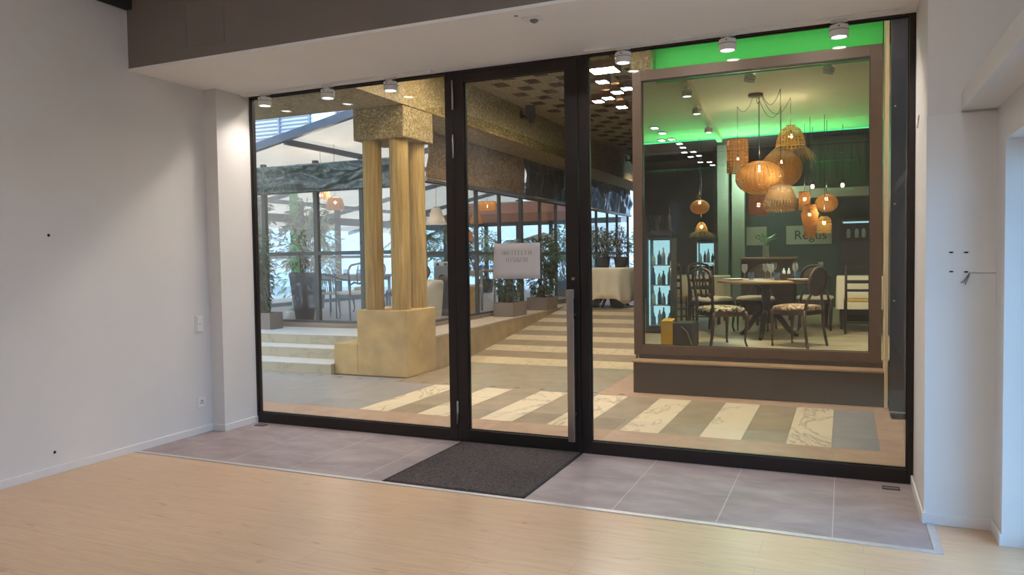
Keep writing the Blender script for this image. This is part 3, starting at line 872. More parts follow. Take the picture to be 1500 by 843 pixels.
# veranda: steel posts, panes, rolled vinyl and an awning roof
SG = M['steel_green']
def glazing(name, posts, rails, panes, thick=.07, label=None):
    t = bpy.data.objects.new(name, None); col.objects.link(t); t['kind'] = 'structure'
    for p in posts: obj('post', box(*p), SG, t)
    for r_ in rails: obj('rail', box(*r_), SG, t)
    for p in panes: obj('pane', box(*p), M['glass3'], t)
    return t
xf = [-9, -7.8, -6.9, -6.1, -5.25, -4.55, -3.78, -2.72, -1.84, -.82]
glazing('window_4', [(x, x + .075, 4.39, 4.46, .5, 3.1) for x in xf],
        [(-9, -.75, 4.395, 4.455, 1.585, 1.645), (-9, -.75, 4.38, 4.46, .5, .54), (-9, -.75, 4.395, 4.455, 2.6, 2.66)],
        [(a + .07, b_, 4.42, 4.428, .54, 2.6) for a, b_ in zip(xf, xf[1:])])
ys = [6.27, 7.22, 8.22, 9.25, 10.2, 11.2, 12.2, 13.18, 14.17, 15.1, 16.28]
glazing('window_5', [(-.79, -.735, y, y + (.11 if i == 2 else .06), .515, 3.4) for i, y in enumerate(ys)],
        [(-.785, -.74, 4.46, 16.34, 1.56, 1.615), (-.79, -.735, 4.46, 16.34, .515, .55), (-.785, -.74, 4.46, 16.34, 2.66, 2.72)],
        [(-.768, -.76, a + .06, b_, .55, 2.66) for a, b_ in zip([4.4] + ys, ys)])
yw = [4.5, 5.9, 7.3, 8.7, 10.1, 11.5, 12.9, 14.3, 15.7]
glazing('window_6', [(-6.6, -6.5, y, y + .12, .48, 2.9) for y in yw],
        [(-6.6, -6.5, 4.5, 16.3, 1.55, 1.62), (-6.6, -6.5, 4.5, 16.3, 2.38, 2.56), (-6.6, -6.5, 4.5, 16.3, .48, .56)],
        [(-6.555, -6.548, a + .12, b_, .56, 2.38) for a, b_ in zip(yw, yw[1:])])
xe = [-6.5, -5.4, -4.3, -3.2, -2.1]
glazing('window_7', [(x, x + .1, 16.2, 16.3, .48, 3.3) for x in xe],
        [(-6.5, -.79, 16.2, 16.28, 1.55, 1.62), (-6.5, -.79, 16.2, 16.28, 2.5, 2.66)],
        [(a + .1, b_, 16.24, 16.248, .56, 2.5) for a, b_ in zip(xe, xe[1:] + [-.8])])

def sheet(name, pts0, pts1, mat, label, cat, amp=.02, nu=60, nv=14, seed=1, hang=True, group=None, belly=0):
    """creased hanging sheet between a top line and a bottom line"""
    m = MB(); a0, a1 = (Vector(p) for p in pts0); b0, b1 = (Vector(p) for p in pts1)
    nrm = (a1 - a0).cross(b0 - a0).normalized()
    g = []
    for j in range(nv + 1):
        row = []
        v = j / nv
        for i in range(nu + 1):
            u = i / nu
            p = (a0.lerp(a1, u)).lerp(b0.lerp(b1, u), v)
            f = noise.noise(Vector((u * nu * .09 + seed * 7.3, v * 2.2, seed))) + .6 * noise.noise(Vector((u * nu * .31, v * 3.4 + u * 3, seed + 4)))
            d = amp * f * (.35 + .65 * math.sin(PI * min(1, v * .9 + .1))) + belly * math.sin(PI * v)
            row.append(m.b.verts.new(p + nrm * d))
        g.append(row)
    for j in range(nv):
        for i in range(nu):
            f = m.b.faces.new((g[j][i], g[j][i + 1], g[j + 1][i + 1], g[j + 1][i])); f.smooth = True
    o = obj(name, m, mat, solid=.004)
    return tag(o, label, cat, group)
def vsheet(a, b_, ztop, zbot, mat, label, amp, seed, belly=0, roll=True):
    o = sheet('vinyl_curtain', ((a[0], a[1], ztop), (b_[0], b_[1], ztop)), ((a[0], a[1], zbot), (b_[0], b_[1], zbot)), mat, label, 'curtain', amp, max(24, int(18 * math.dist(a, b_))), 16, seed, belly=belly)
    if roll:
        h = MB(); h.tube([(a[0], a[1], zbot), (b_[0], b_[1], zbot)], .035, 10)
        obj('hem_roll', h, M['roll'], o)
    return o
vsheet((-9, 4.36), (-.80, 4.36), 3.05, 2.60, M['vinyl_green'], 'dark green crumpled vinyl band above the veranda front beside the steps', .035, 1, roll=False)
vsheet((-.66, 4.42), (-.66, 8.22), 3.43, 2.70, M['vinyl_brown'], 'shiny brown vinyl curtain nearest the pillar under the beam', .05, 2, -.04)
vsheet((-.66, 8.226), (-.66, 11.15), 3.43, 2.70, M['vinyl_dark'], 'navy black vinyl curtain in the middle beside the slim concrete post', .05, 3, -.04)
vsheet((-.66, 11.156), (-.66, 16.25), 3.43, 2.68, M['vinyl_dark'], 'black pleated vinyl curtain at the far end above the draped table', .07, 5, -.05)
# roof of the veranda
zr = lambda x: 3.41 + .2 * (x + 3.9)
rf = MB(); rf.keep = True
for a in range(12):
    x0 = -9 + a * .71; x1 = x0 + .71
    if x1 > -.72: x1 = -.72
    rf.poly([(x0, 4.45, zr(x0)), (x1, 4.45, zr(x1)), (x1, 16.6, zr(x1)), (x0, 16.6, zr(x0))])
R_ = struct('roof', rf, M['membrane'])
obj('gable_beam', MB().beam((-9, 4.42, zr(-9) - .02), (-.72, 4.42, zr(-.72) - .02), .09, .13), M['roof_steel'], R_)
for y in (7.6, 10.9, 14.0):
    obj('rafter', MB().beam((-9, y, zr(-9) - .06), (-.72, y, zr(-.72) - .06), .06, .1), M['roof_steel'], R_)
for x in (-3.3, -6.45):
    obj('purlin', MB().beam((x, 4.45, zr(x) - .08), (x, 16.5, zr(x) - .08), .07, .09), M['roof_steel'], R_)
po = thing('slim_post', 'slim pale concrete post with a bracket on the ramp ledge behind the door frame', 'post', (-.455, 10.35, .462))
obj('shaft', box(-.07, .07, -.07, .07, 0, 2.3), M['aggregate2'], po, bevel=.008)
obj('bracket', MB().box(-.09, .13, -.1, .1, 2.3, 2.97), M['aggregate2'], po, bevel=.02)
obj('foot', MB().box(-.1, .1, -.1, .1, 0, .32), M['plinth'], po, bevel=.01)

# ------------------------------------------------------------------ RESTAURANT SHELL
fz = .42
wl = lambda y: 2.93 - .252 * (y - 3.0)
struct('restaurant_floor', MB().prism([(2.94, 2.9), (5.6, 2.9), (5.6, 13), (wl(13), 13)], .02, fz), M['r_floor'])
struct('wall_left.003', MB().prism([(wl(3.0) - .04, 3.0), (wl(3.0) + .0, 3.0), (wl(13) + .0, 13), (wl(13) - .04, 13)], 0, 4.05), M['r_wall'])
struct('wall_right.004', box(5.6, 5.7, 3.0, 13, 0, 4.05), M['r_wall'])
struct('wall_back.001', box(.3, 5.7, 13, 13.1, 0, 4.05), M['r_wall'])
struct('ceiling.005', MB().prism([(wl(3.15), 3.14), (5.6, 3.14), (5.6, 8.02), (wl(8.02), 8.02)], 3.52, 3.6), M['r_ceiling'])
struct('ceiling.006', MB().prism([(wl(8.0), 8.04), (5.6, 8.04), (5.6, 13), (wl(13), 13)], 3.6, 3.7), M['r_wall_black'])
struct('trim_6', MB().prism([(3.38, 3.15), (3.46, 3.15), (3.14, 8.0), (3.06, 8.0)], 3.44, 3.52), M['r_ceiling'])
sg_ = struct('wall_front.001', box(2.95, 5.43, 2.65, 2.92, 0, .335), M['box_dark'], bevel=.004)
obj('ledge', box(2.94, 5.43, 2.64, 2.93, .335, .352), M['box_ledge'], sg_)
struct('wall_front.002', box(2.96, 5.42, 2.87, 2.98, .352, .40), M['box_dark'])
w8 = struct('window_8', MB().box(2.9, 3.0, 2.88, 2.995, .39, 3.55).box(5.3, 5.41, 2.88, 3.0, .39, 3.55).box(3.0, 5.3, 2.88, 3.0, .39, .5).box(3.0, 5.3, 2.88, 3.0, 3.44, 3.55), M['box_frame'], bevel=.004)
obj('pane', box(2.99, 5.31, 2.945, 2.955, .49, 3.45), M['glass2'], w8)
g = MB(); g.box(2.998, 3.008, 2.93, 2.945, .496, 3.444).box(5.292, 5.302, 2.93, 2.945, .496, 3.444).box(3.0, 5.3, 2.93, 2.945, .496, .506).box(3.0, 5.3, 2.93, 2.945, 3.434, 3.444)
obj('gasket', g, M['gasket'], w8)
struct('wall_front.003', MB().box(2.88, 3.11, 2.9, 3.4, 3.555, 4.05), M['aggregate2'])
struct('wall_front.004', box(3.11, 5.42, 3.12, 3.14, 3.45, 4.05), M['board_green_glow'])
def led(name, m, label):
    o = obj(name, m, [M['black_plastic'], M['green_led']])
    return tag(o, label, 'led strip')
lm = MB(); lm.box(3.12, 5.40, 2.945, 2.988, 3.551, 3.560); lm.poly([(3.12, 2.945, 3.5615), (5.40, 2.945, 3.5615), (5.40, 2.988, 3.5615), (3.12, 2.988, 3.5615)], 1)
led('green_light_strip', lm, 'green light strip on top of the restaurant window frame, lighting the board above')
lm = MB(); lm.prism([(wl(8.0) + .02, 8.02), (5.58, 8.02), (5.58, 8.035), (wl(8.0) + .02, 8.035)], 3.50, 3.53, 2)
tag(obj('green_light_strip', lm, [M['black_plastic'], M['green_led'], M['green_dim']]), 'green light strip along the far edge of the beige restaurant ceiling', 'led strip')
for x in (2.5, 3.6, 4.7):
    light('green_wash', 'AREA', (x, 7.75, 2.98), 10, (.03, 1, .25), (1.1, .05), rot=(R(180 + 34), 0, 0))
tag(obj('pine_board', box(5.425, 5.455, 2.62, 3.02, 0, 4.05), M['pale_wood']), 'tall pale pine board with dark knots standing beside the restaurant window', 'board')
dp = thing('slate_panel', 'dark slate grey metal panel beside the pale pine board', 'panel', (5.46, 2.42, 0))
obj('leaf', box(0, 1.3, 0, .04, .01, 4.04), M['dark_panel'], dp, bevel=.003)
for z in (3.75, 2.85, 1.95, 1.05):
    s = MB(); s.ball((.035, -.002, z), .008, .004, .008, 8)
    obj('screw', s, M['alu'], dp)
struct('wall_right.005', MB().box(5.7, 7.0, 2.5, 3.0, 0, 4.05), M['box_dark'])
struct('wall_right.006', MB().box(6.76, 7.0, .07, 2.46, 0, 4.05), M['box_dark'])
struct('column', MB().box(2.83, 3.03, 9.5, 9.7, fz, 3.6).box(3.10, 3.33, 9.5, 9.7, fz, 3.6), M['r_column'])
struct('beam.001', MB().box(3.9, 5.6, 9.4, 9.8, 2.52, 2.74), M['r_ceiling'])

# ------------------------------------------------------------------ FURNITURE MAKERS (origin on the floor, facing +y)
def chair_legs(t, mat, w=.21, d=.2, h=.43, front='cabriole', back_top=None):
    for s in (-1, 1):
        if front == 'cabriole':
            pts = [(s * w, d, h), (s * (w + .018), d + .018, h * .8), (s * (w + .008), d + .012, h * .5), (s * (w - .005), d, h * .18), (s * (w + .012), d + .014, .012), (s * (w + .016), d + .022, 0)]
            rad = [.026, .028, .019, .013, .013, .016]
        elif front == 'turned':
            pts = [(s * w, d, h), (s * w, d, h * .88), (s * w, d, h * .84), (s * w, d, h * .8), (s * w, d, h * .45), (s * w, d, h * .1), (s * w, d, 0)]
            rad = [.022, .024, .014, .023, .018, .011, .013]
        else:
            pts = [(s * w, d, h), (s * w, d, 0)]; rad = [.019, .015]
        obj('leg', MB().tube(pts, rad, 8), mat, t)
        obj('leg', MB().tube([(s * (w - .01), -d, h), (s * (w - .012), -d - .012, h * .5), (s * w, -d - .05, 0)], [.02, .018, .016], 8), mat, t)
def cushion(t, mat, w=.23, d=.22, z=.43, h=.07, name='seat'):
    m = MB(); n = 20
    pts = []
    for k in range(n):
        a = 2 * PI * k / n; c, s = math.cos(a), math.sin(a)
        e = .42
        pts.append((w * abs(c) ** e * (1 if c > 0 else -1) * (1.08 if s > 0 else .95), d * abs(s) ** e * (1 if s > 0 else -1)))
    lv = [(1.0, z), (1.02, z + h * .35), (.97, z + h * .7), (.75, z + h * .93), (.35, z + h)]
    rings = [[m.b.verts.new((x * k, y * k, zz)) for x, y in pts] for k, zz in lv]
    for a, b_ in zip(rings, rings[1:]):
        for k in range(n):
            f = m.b.faces.new((a[k], a[(k + 1) % n], b_[(k + 1) % n], b_[k])); f.smooth = True
    m.b.faces.new(rings[-1]).smooth = True; m.b.faces.new(list(reversed(rings[0])))
    return obj(name, m, mat, t)
def apron(t, mat, w=.21, d=.2, z=.375, h=.06):
    m = MB()
    m.box(-w, w, d - .012, d + .012, z, z + h).box(-w, w, -d - .012, -d + .012, z, z + h).box(-w - .012, -w + .012, -d, d, z, z + h).box(w - .012, w + .012, -d, d, z, z + h)
    return obj('apron', m, mat, t, bevel=.004)
def balloon_chair(label, mat, seat, loc, rz, group=None, open_back=True):
    """old salon chair: open back with a curved crest rail, carved cross rail, upholstered seat"""
    t = thing('salon_chair', label, 'chair', loc, rz, group)
    chair_legs(t, mat); apron(t, mat); cushion(t, seat)
    yb = lambda z: -.2 - .12 * max(0, (z - .43)) ** 1.2
    for s in (-1, 1):
        fr = MB(); fr.tube([(s * .195, yb(.4), .38), (s * .185, yb(.55), .55), (s * .205, yb(.7), .70), (s * .225, yb(.84), .84), (s * .19, yb(.92), .925)], [.02, .018, .017, .019, .021], 8)
        obj('back_post', fr, mat, t)
    cr = MB(); cr.tube([(-.215, yb(.88), .885), (-.17, yb(.93), .935), (-.07, yb(.945), .955), (0, yb(.955), .965), (.07, yb(.945), .955), (.17, yb(.93), .935), (.215, yb(.88), .885)], [.018, .026, .024, .03, .024, .026, .018], 8, sx=.7)
    obj('crest_rail', cr, mat, t)
    cx = MB(); cx.tube([(-.19, yb(.62), .60), (-.11, yb(.63), .645), (-.04, yb(.62), .615), (0, yb(.62), .63), (.04, yb(.62), .615), (.11, yb(.63), .645), (.19, yb(.62), .60)], [.014, .02, .014, .022, .014, .02, .014], 8)
    obj('cross_rail', cx, mat, t)
    for s in (-1, 1):
        sp = MB(); sp.tube([(s * .05, yb(.63), .63), (s * .075, yb(.76), .76), (s * .05, yb(.93), .93)], [.012, .01, .012], 6)
        obj('splat', sp, mat, t)
    return t
def oval_chair(label, mat, seat, back, loc, rz, group=None):
    """salon chair with an oval framed back panel"""
    t = thing('salon_chair', label, 'chair', loc, rz, group)
    chair_legs(t, mat, front='turned'); apron(t, mat); cushion(t, seat, h=.06)
    c = Vector((0, -.25, .76)); m = MB(); pn = MB()
    K = 24
    ring = [(c.x + .17 * math.cos(2 * PI * k / K), c.y - .12 * (.155 * math.sin(2 * PI * k / K)), c.z + .155 * math.sin(2 * PI * k / K)) for k in range(K + 1)]
    m.tube(ring, .018, 8, cap=False)
    obj('back_frame', m, mat, t)
    ps_ = [pn.b.verts.new(p) for p in ring[:-1]]
    pn.b.faces.new(ps_)
    obj('back_panel', pn, back, t, solid=.014)
    for s in (-1, 1):
        s_ = MB(); s_.tube([(s * .19, -.2, .4), (s * .165, -.21, .52), (s * .1, -.235, .635)], [.018, .016, .016], 8)
        obj('back_post', s_, mat, t)
    return t
def ladder_chair(label, mat, seat, loc, rz, group=None):
    """plain rush seated chair with back slats"""
    t = thing('ladder_back_chair', label, 'chair', loc, rz, group)
    for s in (-1, 1):
        obj('leg', MB().tube([(s * .19, .19, .46), (s * .19, .19, 0)], [.017, .014], 8), mat, t)
        obj('leg', MB().tube([(s * .185, -.19, 0), (s * .18, -.19, .45), (s * .18, -.24, .92)], [.015, .018, .014], 8), mat, t)
    obj('seat', box(-.21, .21, -.2, .21, .43, .465), seat, t, bevel=.014)
    for z, yy, k in ((.885, -.236, 1.4), (.70, -.214, 1), (.585, -.203, .8)):
        obj('slat', MB().beam((-.185, yy, z), (.185, yy, z), .018, .045 * k), mat, t, bevel=.004)
    m = MB()
    for z in (.12, .24):
        m.tube([(-.19, .19, z), (.19, .19, z)], .009, 6)
        for s in (-1, 1): m.tube([(s * .188, -.19, z + .03), (s * .19, .19, z + .03)], .009, 6)
    obj('stretcher', m, mat, t)
    return t
def arm_chair(label, mat, seat, loc, rz, group=None):
    t = thing('bentwood_armchair', label, 'chair', loc, rz, group)
    for sx_ in (-1, 1):
        for sy_ in (-1, 1):
            obj('leg', MB().tube([(sx_ * .2, sy_ * .19, .66 if sy_ > 0 else .78), (sx_ * .22, sy_ * .2, 0)], [.014, .012], 8), mat, t)
    obj('seat', box(-.22, .22, -.2, .22, .42, .455), seat, t, bevel=.014)
    obj('arm_rail', MB().tube([(-.2, .2, .66), (-.215, .05, .67), (-.22, -.12, .70), (-.16, -.24, .76), (0, -.27, .78), (.16, -.24, .76), (.22, -.12, .70), (.215, .05, .67), (.2, .2, .66)], .016, 8), mat, t)
    m = MB()
    for k in range(9):
        u = (k - 4) / 4
        m.tube([(u * .17, -.2, .45), (u * .17, -.262 + abs(u) * .025, .765)], .006, 6)
    obj('spindle_back', m, mat, t)
    return t
def round_table(label, r, h, top, base, loc, cat='table'):
    t = thing('round_table', label, cat, loc)
    m = MB(); m.lathe([(.0001, h - .035), (r - .02, h - .035), (r - .003, h - .025), (r, h - .012), (r - .006, h), (.0001, h)], n=48)
    obj('tabletop', m, top, t)
    p = MB(); p.lathe([(.07, .18), (.09, .22), (.05, .3), (.04, .42), (.06, .55), (.045, .62), (.1, h - .036)], n=16, cap=True)
    obj('pedestal', p, base, t)
    for k in range(3):
        a = 2 * PI * k / 3 + .45
        c, s = math.cos(a), math.sin(a)
        obj('foot', MB().tube([(c * .05, s * .05, .33), (c * .16, s * .16, .28), (c * .28, s * .28, .12), (c * .37, s * .37, .03), (c * .42, s * .42, .018)], [.035, .04, .034, .028, .02], 8), base, t)
    return t
def long_table(label, w, d, h, top, leg, loc, rz=0, group=None):
    t = thing('dining_table', label, 'table', loc, rz, group)
    obj('tabletop', box(-w / 2, w / 2, -d / 2, d / 2, h - .04, h), top, t, bevel=.006)
    for sx_ in (-1, 1):
        for sy_ in (-1, 1):
            obj('leg', MB().tube([(sx_ * (w / 2 - .07), sy_ * (d / 2 - .07), h - .04), (sx_ * (w / 2 - .07), sy_ * (d / 2 - .07), 0)], [.03, .022], 8), leg, t)
    obj('apron', MB().box(-w / 2 + .07, w / 2 - .07, -d / 2 + .06, -d / 2 + .08, h - .11, h - .04).box(-w / 2 + .07, w / 2 - .07, d / 2 - .08, d / 2 - .06, h - .11, h - .04), leg, t)
    return t
def cloth_round(label, r, drop, loc, mat, point=0.0, seed=1, name='tablecloth', group=None):
    m = MB(); n = 96; rings = []
    for (k, zz) in ((.0, 0), (.6, 0), (.97, 0), (1.0, -.006), (1.015, -.03), (1.03, -.25), (1.05, -.5), (1.07, -.75), (1.09, -1)):
        ring = []
        for i in range(n):
            a = 2 * PI * i / n
            fl = math.sin(a * 13 + seed) * .6 + math.sin(a * 7 + 2 * seed) * .5
            dep = -zz if zz < -.006 else 0
            rr = r * (k + .085 * dep * fl) if k else 1e-4
            dr = drop * (1 + point * max(0, abs(math.cos(a * 2 + seed)) ** 3 - .3)) if dep else 1
            z = zz * dr if dep else zz
            ring.append(m.b.verts.new((rr * math.cos(a), rr * math.sin(a), z)))
        rings.append(ring)
    for a, b_ in zip(rings, rings[1:]):
        for i in range(n):
            f = m.b.faces.new((a[i], a[(i + 1) % n], b_[(i + 1) % n], b_[i])); f.smooth = True
    o = obj(name, m, mat, solid=.003); o.location = loc
    return tag(o, label, 'tablecloth', group)
def cloth_box(label, w, d, drop, loc, rz, mat):
    m = MB(); pts = []
    per = []
    K = 20
    for (a, b_) in (((-w / 2, -d / 2), (w / 2, -d / 2)), ((w / 2, -d / 2), (w / 2, d / 2)), ((w / 2, d / 2), (-w / 2, d / 2)), ((-w / 2, d / 2), (-w / 2, -d / 2))):
        for k in range(K): per.append((a[0] + (b_[0] - a[0]) * k / K, a[1] + (b_[1] - a[1]) * k / K))
    n = len(per); rings = []
    for lv, zz in ((1.0, 0.003), (1.008, -.02), (1.015, -drop * .5), (1.025, -drop)):
        rings.append([m.b.verts.new((x * lv * (1 + (.012 * math.sin(i * .9) if zz < -.1 else 0)), y * lv * (1 + (.02 * math.sin(i * .9) if zz < -.1 else 0)), zz)) for i, (x, y) in enumerate(per)])
    m.b.faces.new(rings[0])
    for a, b_ in zip(rings, rings[1:]):
        for i in range(n):
            f = m.b.faces.new((a[i], a[(i + 1) % n], b_[(i + 1) % n], b_[i])); f.smooth = True
    o = obj('tablecloth', m, mat); o.location = loc; o.rotation_euler = (0, 0, rz)
    return tag(o, label, 'tablecloth')
def wineglass():
    t = MB(); t.lathe([(.032, 0), (.033, .003), (.006, .008), (.0045, .03), (.0045, .085), (.012, .095), (.03, .115), (.038, .145), (.036, .185), (.031, .205)], n=20)
    o = obj('wine_glass', t, M['tumbler']); return o
def tumbler():
    t = MB(); t.lathe([(.0001, .004), (.03, .004), (.034, .03), (.037, .06), (.036, .1)], n=20)
    return obj('water_tumbler', t, M['bluetumbler'])
def plate():
    t = MB(); t.lathe([(.0001, .004), (.075, .004), (.085, .008), (.13, .02), (.132, .022), (.128, .023), (.084, .012), (.0001, .009)], n=36)
    return obj('dinner_plate', t, M['porcelain'])
_proto = {}
def put(kind, x, y, z, label, group, cat):
    if kind not in _proto:
        o = {'wine_glass': wineglass, 'water_tumbler': tumbler, 'dinner_plate': plate}[kind]()
        _proto[kind] = o
    else:
        o = _proto[kind].copy(); col.objects.link(o)
    o.location = (x, y, z)
    return tag(o, label, cat, group)

# ------------------------------------------------------------------ PLANTS
def foliage(mb, c, rad, n, L, w, seed, shape='ball', droop=.2):
    rnd = random.Random(seed)
    for _ in range(n):
        while True:
            p = Vector((rnd.uniform(-1, 1), rnd.uniform(-1, 1), rnd.uniform(-1, 1)))
            if p.length <= 1: break
        k = .55 + .45 * rnd.random()
        if p.length > .01: p = p.normalized() * (p.length ** .6)
        q = Vector(c) + Vector((p.x * rad[0], p.y * rad[1], p.z * rad[2]))
        d = Vector((p.x + rnd.uniform(-.7, .7), p.y + rnd.uniform(-.7, .7), p.z * .5 + rnd.uniform(-.6, .6) - droop))
        ll = L * rnd.uniform(.6, 1.2)
        up = Vector((rnd.uniform(-1, 1), rnd.uniform(-1, 1), 1.2))
        mb.leaf(q, d, ll, w * ll / L, up)
def stems(mb, base, top_c, rad, n, seed, r0=.008):
    rnd = random.Random(seed)
    for _ in range(n):
        e = Vector(top_c) + Vector((rnd.uniform(-.7, .7) * rad[0], rnd.uniform(-.7, .7) * rad[1], rnd.uniform(-.2, .8) * rad[2]))
        b = Vector(base) + Vector((rnd.uniform(-.05, .05), rnd.uniform(-.05, .05), 0))
        mid = b.lerp(e, .5) + Vector((rnd.uniform(-.05, .05), rnd.uniform(-.05, .05), .05))
        mb.tube([b, mid, e], [r0, r0 * .8, r0 * .4], 5)
def planter_box(t, w, d, h, mat=None):
    mat = mat or M['planter']
    m = MB(); th = .025
    m.box(-w / 2, w / 2, -d / 2, -d / 2 + th, 0, h).box(-w / 2, w / 2, d / 2 - th, d / 2, 0, h).box(-w / 2, -w / 2 + th, -d / 2 + th, d / 2 - th, 0, h).box(w / 2 - th, w / 2, -d / 2 + th, d / 2 - th, 0, h).box(-w / 2 + th, w / 2 - th, -d / 2 + th, d / 2 - th, 0, .03)
    obj('planter', m, mat, t)
    obj('soil', box(-w / 2 + th, w / 2 - th, -d / 2 + th, d / 2 - th, h - .06, h - .04), M['soil'], t)
def pot(t, r0, r1, h, mat=None, n=28):
    mat = mat or M['dark_pot']
    m = MB(); m.lathe([(.0001, .004), (r0, 0), (r1 * .98, h * .9), (r1, h * .92), (r1, h), (r1 - .02, h), (r1 - .03, h * .86), (.0001, h * .86)], n=n)
    obj('pot', m, mat, t)
def shrub(name, label, loc, pot_args, blobs, leaf, L, w, n, seed, box_planter=True, cat='plant', group=None, rz=0):
    t = thing(name, label, cat, loc, rz, group)
    if box_planter: planter_box(t, *pot_args); h = pot_args[2]
    elif pot_args: pot(t, *pot_args); h = pot_args[2]
    else: h = 0
    f = MB(); s = MB()
    for i, (c, rad) in enumerate(blobs):
        foliage(f, c, rad, n, L, w, seed + i)
        stems(s, (0, 0, max(0, h - .07)), c, rad, 5, seed + i)
    obj('foliage', f, leaf, t); obj('stem', s, M['stem'], t)
    return t
def palm(name, label, loc, h, nf, Lf, leaf, seed, pot_args=None):
    rnd = random.Random(seed)
    t = thing(name, label, 'plant', loc)
    if pot_args: pot(t, *pot_args)
    tk = MB(); tk.tube([(0, 0, 0 if not pot_args else pot_args[2] * .8), (.02, .01, h * .5), (0, .02, h)], [.05, .04, .035], 8)
    obj('trunk', tk, M['stem'], t)
    f = MB()
    for k in range(nf):
        a = 2 * PI * k / nf + rnd.uniform(-.2, .2); e = rnd.uniform(.3, 1.1)
        L = Lf * rnd.uniform(.75, 1.1); pts = []
        for i in range(9):
            u = i / 8
            pts.append(Vector((math.cos(a) * L * u * math.cos(e * .5), math.sin(a) * L * u * math.cos(e * .5), h + L * (math.sin(e) * u - .75 * u * u))))
        f.tube(pts, [.008] * 8 + [.003], 4)
        for i in range(1, 9):
            d = (pts[i] - pts[i - 1]).normalized()
            sd = d.cross(Vector((0, 0, 1))).normalized()
            for q in (.0, .5):
                p = pts[i - 1].lerp(pts[i], q)
                for s in (-1, 1):
                    f.leaf(p, sd * s + d * .8 + Vector((0, 0, -.35)), L * .26, .022, (0, 0, 1))
    obj('frond', f, leaf, t)
    return t

# ------------------------------------------------------------------ LAMPS
def pendant(name, label, loc, prof, mat, ceil, bulb_z, n=36, group='woven pendant lamps in the restaurant', bulb_r=.026, power=3.5, fringe=None, hook=None):
    """loc is the middle of the shade; prof (radius, z) about it; cord goes up to the ceiling or to its hook"""
    t = thing(name, label, 'pendant lamp', loc, 0, group)
    m = MB(); m.lathe(prof, n=n)
    obj('shade', m, mat, t)
    zt = prof[-1][1]
    rr = prof[-1][0]
    rg = MB(); rg.lathe([(rr - .004, zt - .006), (rr + .005, zt - .003), (rr + .004, zt + .005), (rr - .004, zt + .003), (rr - .004, zt - .006)], n=24)
    obj('rim', rg, M['stem'], t)
    cpts = [(0, 0, bulb_z + .03), (0, 0, ceil - loc[2] - .006)]
    if hook:
        p0 = Vector((0, 0, ceil - loc[2] - .006)); hv = Vector((hook[0] - loc[0], hook[1] - loc[1], 0)); hv = hv - hv.normalized() * .095
        p1 = p0 + hv + Vector((0, 0, -.012))
        cpts += [p0.lerp(p1, u / 8) + Vector((0, 0, -hook[2] * 4 * (u / 8) * (1 - u / 8))) for u in range(1, 9)]
    c = MB(); c.tube(cpts, .0035, 6)
    obj('cord', c, M['cord'], t)
    hb = MB(); hb.tube([(0, 0, bulb_z + .022), (0, 0, bulb_z + .085)], .017, 10)
    obj('socket', hb, M['cord'], t)
    b = MB(); b.ball((0, 0, bulb_z), bulb_r, bulb_r, bulb_r * 1.2, 12)
    obj('bulb', b, M['bulb'], t)
    if fringe:
        r_, z_, L_ = fringe
        f = MB(); rnd = random.Random(3)
        for k in range(150):
            a = rnd.uniform(0, 2 * PI); o_ = rnd.uniform(.05, .16); l_ = L_ * rnd.uniform(.6, 1.1)
            p = Vector((r_ * math.cos(a), r_ * math.sin(a), z_))
            d = Vector((math.cos(a + rnd.uniform(-.4, .4)) * o_, math.sin(a + rnd.uniform(-.4, .4)) * o_, -l_))
            f.tube([p, p + d * .5 + Vector((0, 0, l_ * .08)), p + d], [.0022, .002, .001], 3, cap=False)
        obj('fringe', f, M['fringe'], t)
    if power:
        light('pendant_light', 'POINT', (loc[0], loc[1], loc[2] + zt + .1), power, (1, .8, .55), .03)
    return t
def globe(rx, rz_, k=14, top=.16, bot=.16):
    a0 = -PI / 2 + bot; a1 = PI / 2 - top
    return [(rx * math.cos(a0 + (a1 - a0) * i / k), rz_ * math.sin(a0 + (a1 - a0) * i / k)) for i in range(k + 1)]

# ------------------------------------------------------------------ RESTAURANT CONTENTS
CE = 3.52
GP = 'woven pendant lamps in the restaurant'
pendant('pendant_lamp', 'upright cylinder lamp of open cane grid, beside the big round rattan lamp', (3.73, 5.3, 2.84), [(.14, -.23), (.143, -.1), (.143, .1), (.14, .23)], M['w_grid'], CE, -.02, hook=(4.04, 4.59, 0.12))
pendant('pendant_lamp', 'largest lamp, a wide flattened globe of tight rattan', (4.07, 4.75, 2.48), globe(.30, .215, 16, .3, .3), M['w_globe'], CE, .12, bulb_r=.035, hook=(4.04, 4.59, 0.03))
pendant('pendant_lamp', 'rattan dome lamp half hidden behind the big flattened globe', (4.27, 5.6, 2.66), globe(.28, .26, 14, .25, .5), M['w_globe'], CE, .1, hook=(4.04, 4.59, 0.2))
pendant('pendant_lamp', 'short brown cane drum lamp hanging under the big flattened globe', (4.03, 5.05, 2.16), [(.12, -.14), (.13, -.1), (.13, .1), (.12, .14)], M['w_brown'], CE, .0, power=4, hook=(4.04, 4.59, 0.06))
pendant('pendant_lamp', 'yellow cane bell lamp with a raffia fringe, highest of the lamps', (4.43, 5.0, 3.0), [(.185, -.13), (.178, -.06), (.155, .03), (.12, .1), (.05, .15)], M['w_bell'], CE, .02, fringe=(.18, -.12, .2), hook=(4.04, 4.59, 0.22))
pendant('pendant_lamp', 'tapered slatted cane lamp with a darker lower band, nearest the window', (4.35, 4.4, 2.2), [(.165, -.18), (.20, -.09), (.208, -.08), (.12, .14)], M['w_slat'], CE, .05, hook=(4.04, 4.59, 0.16))
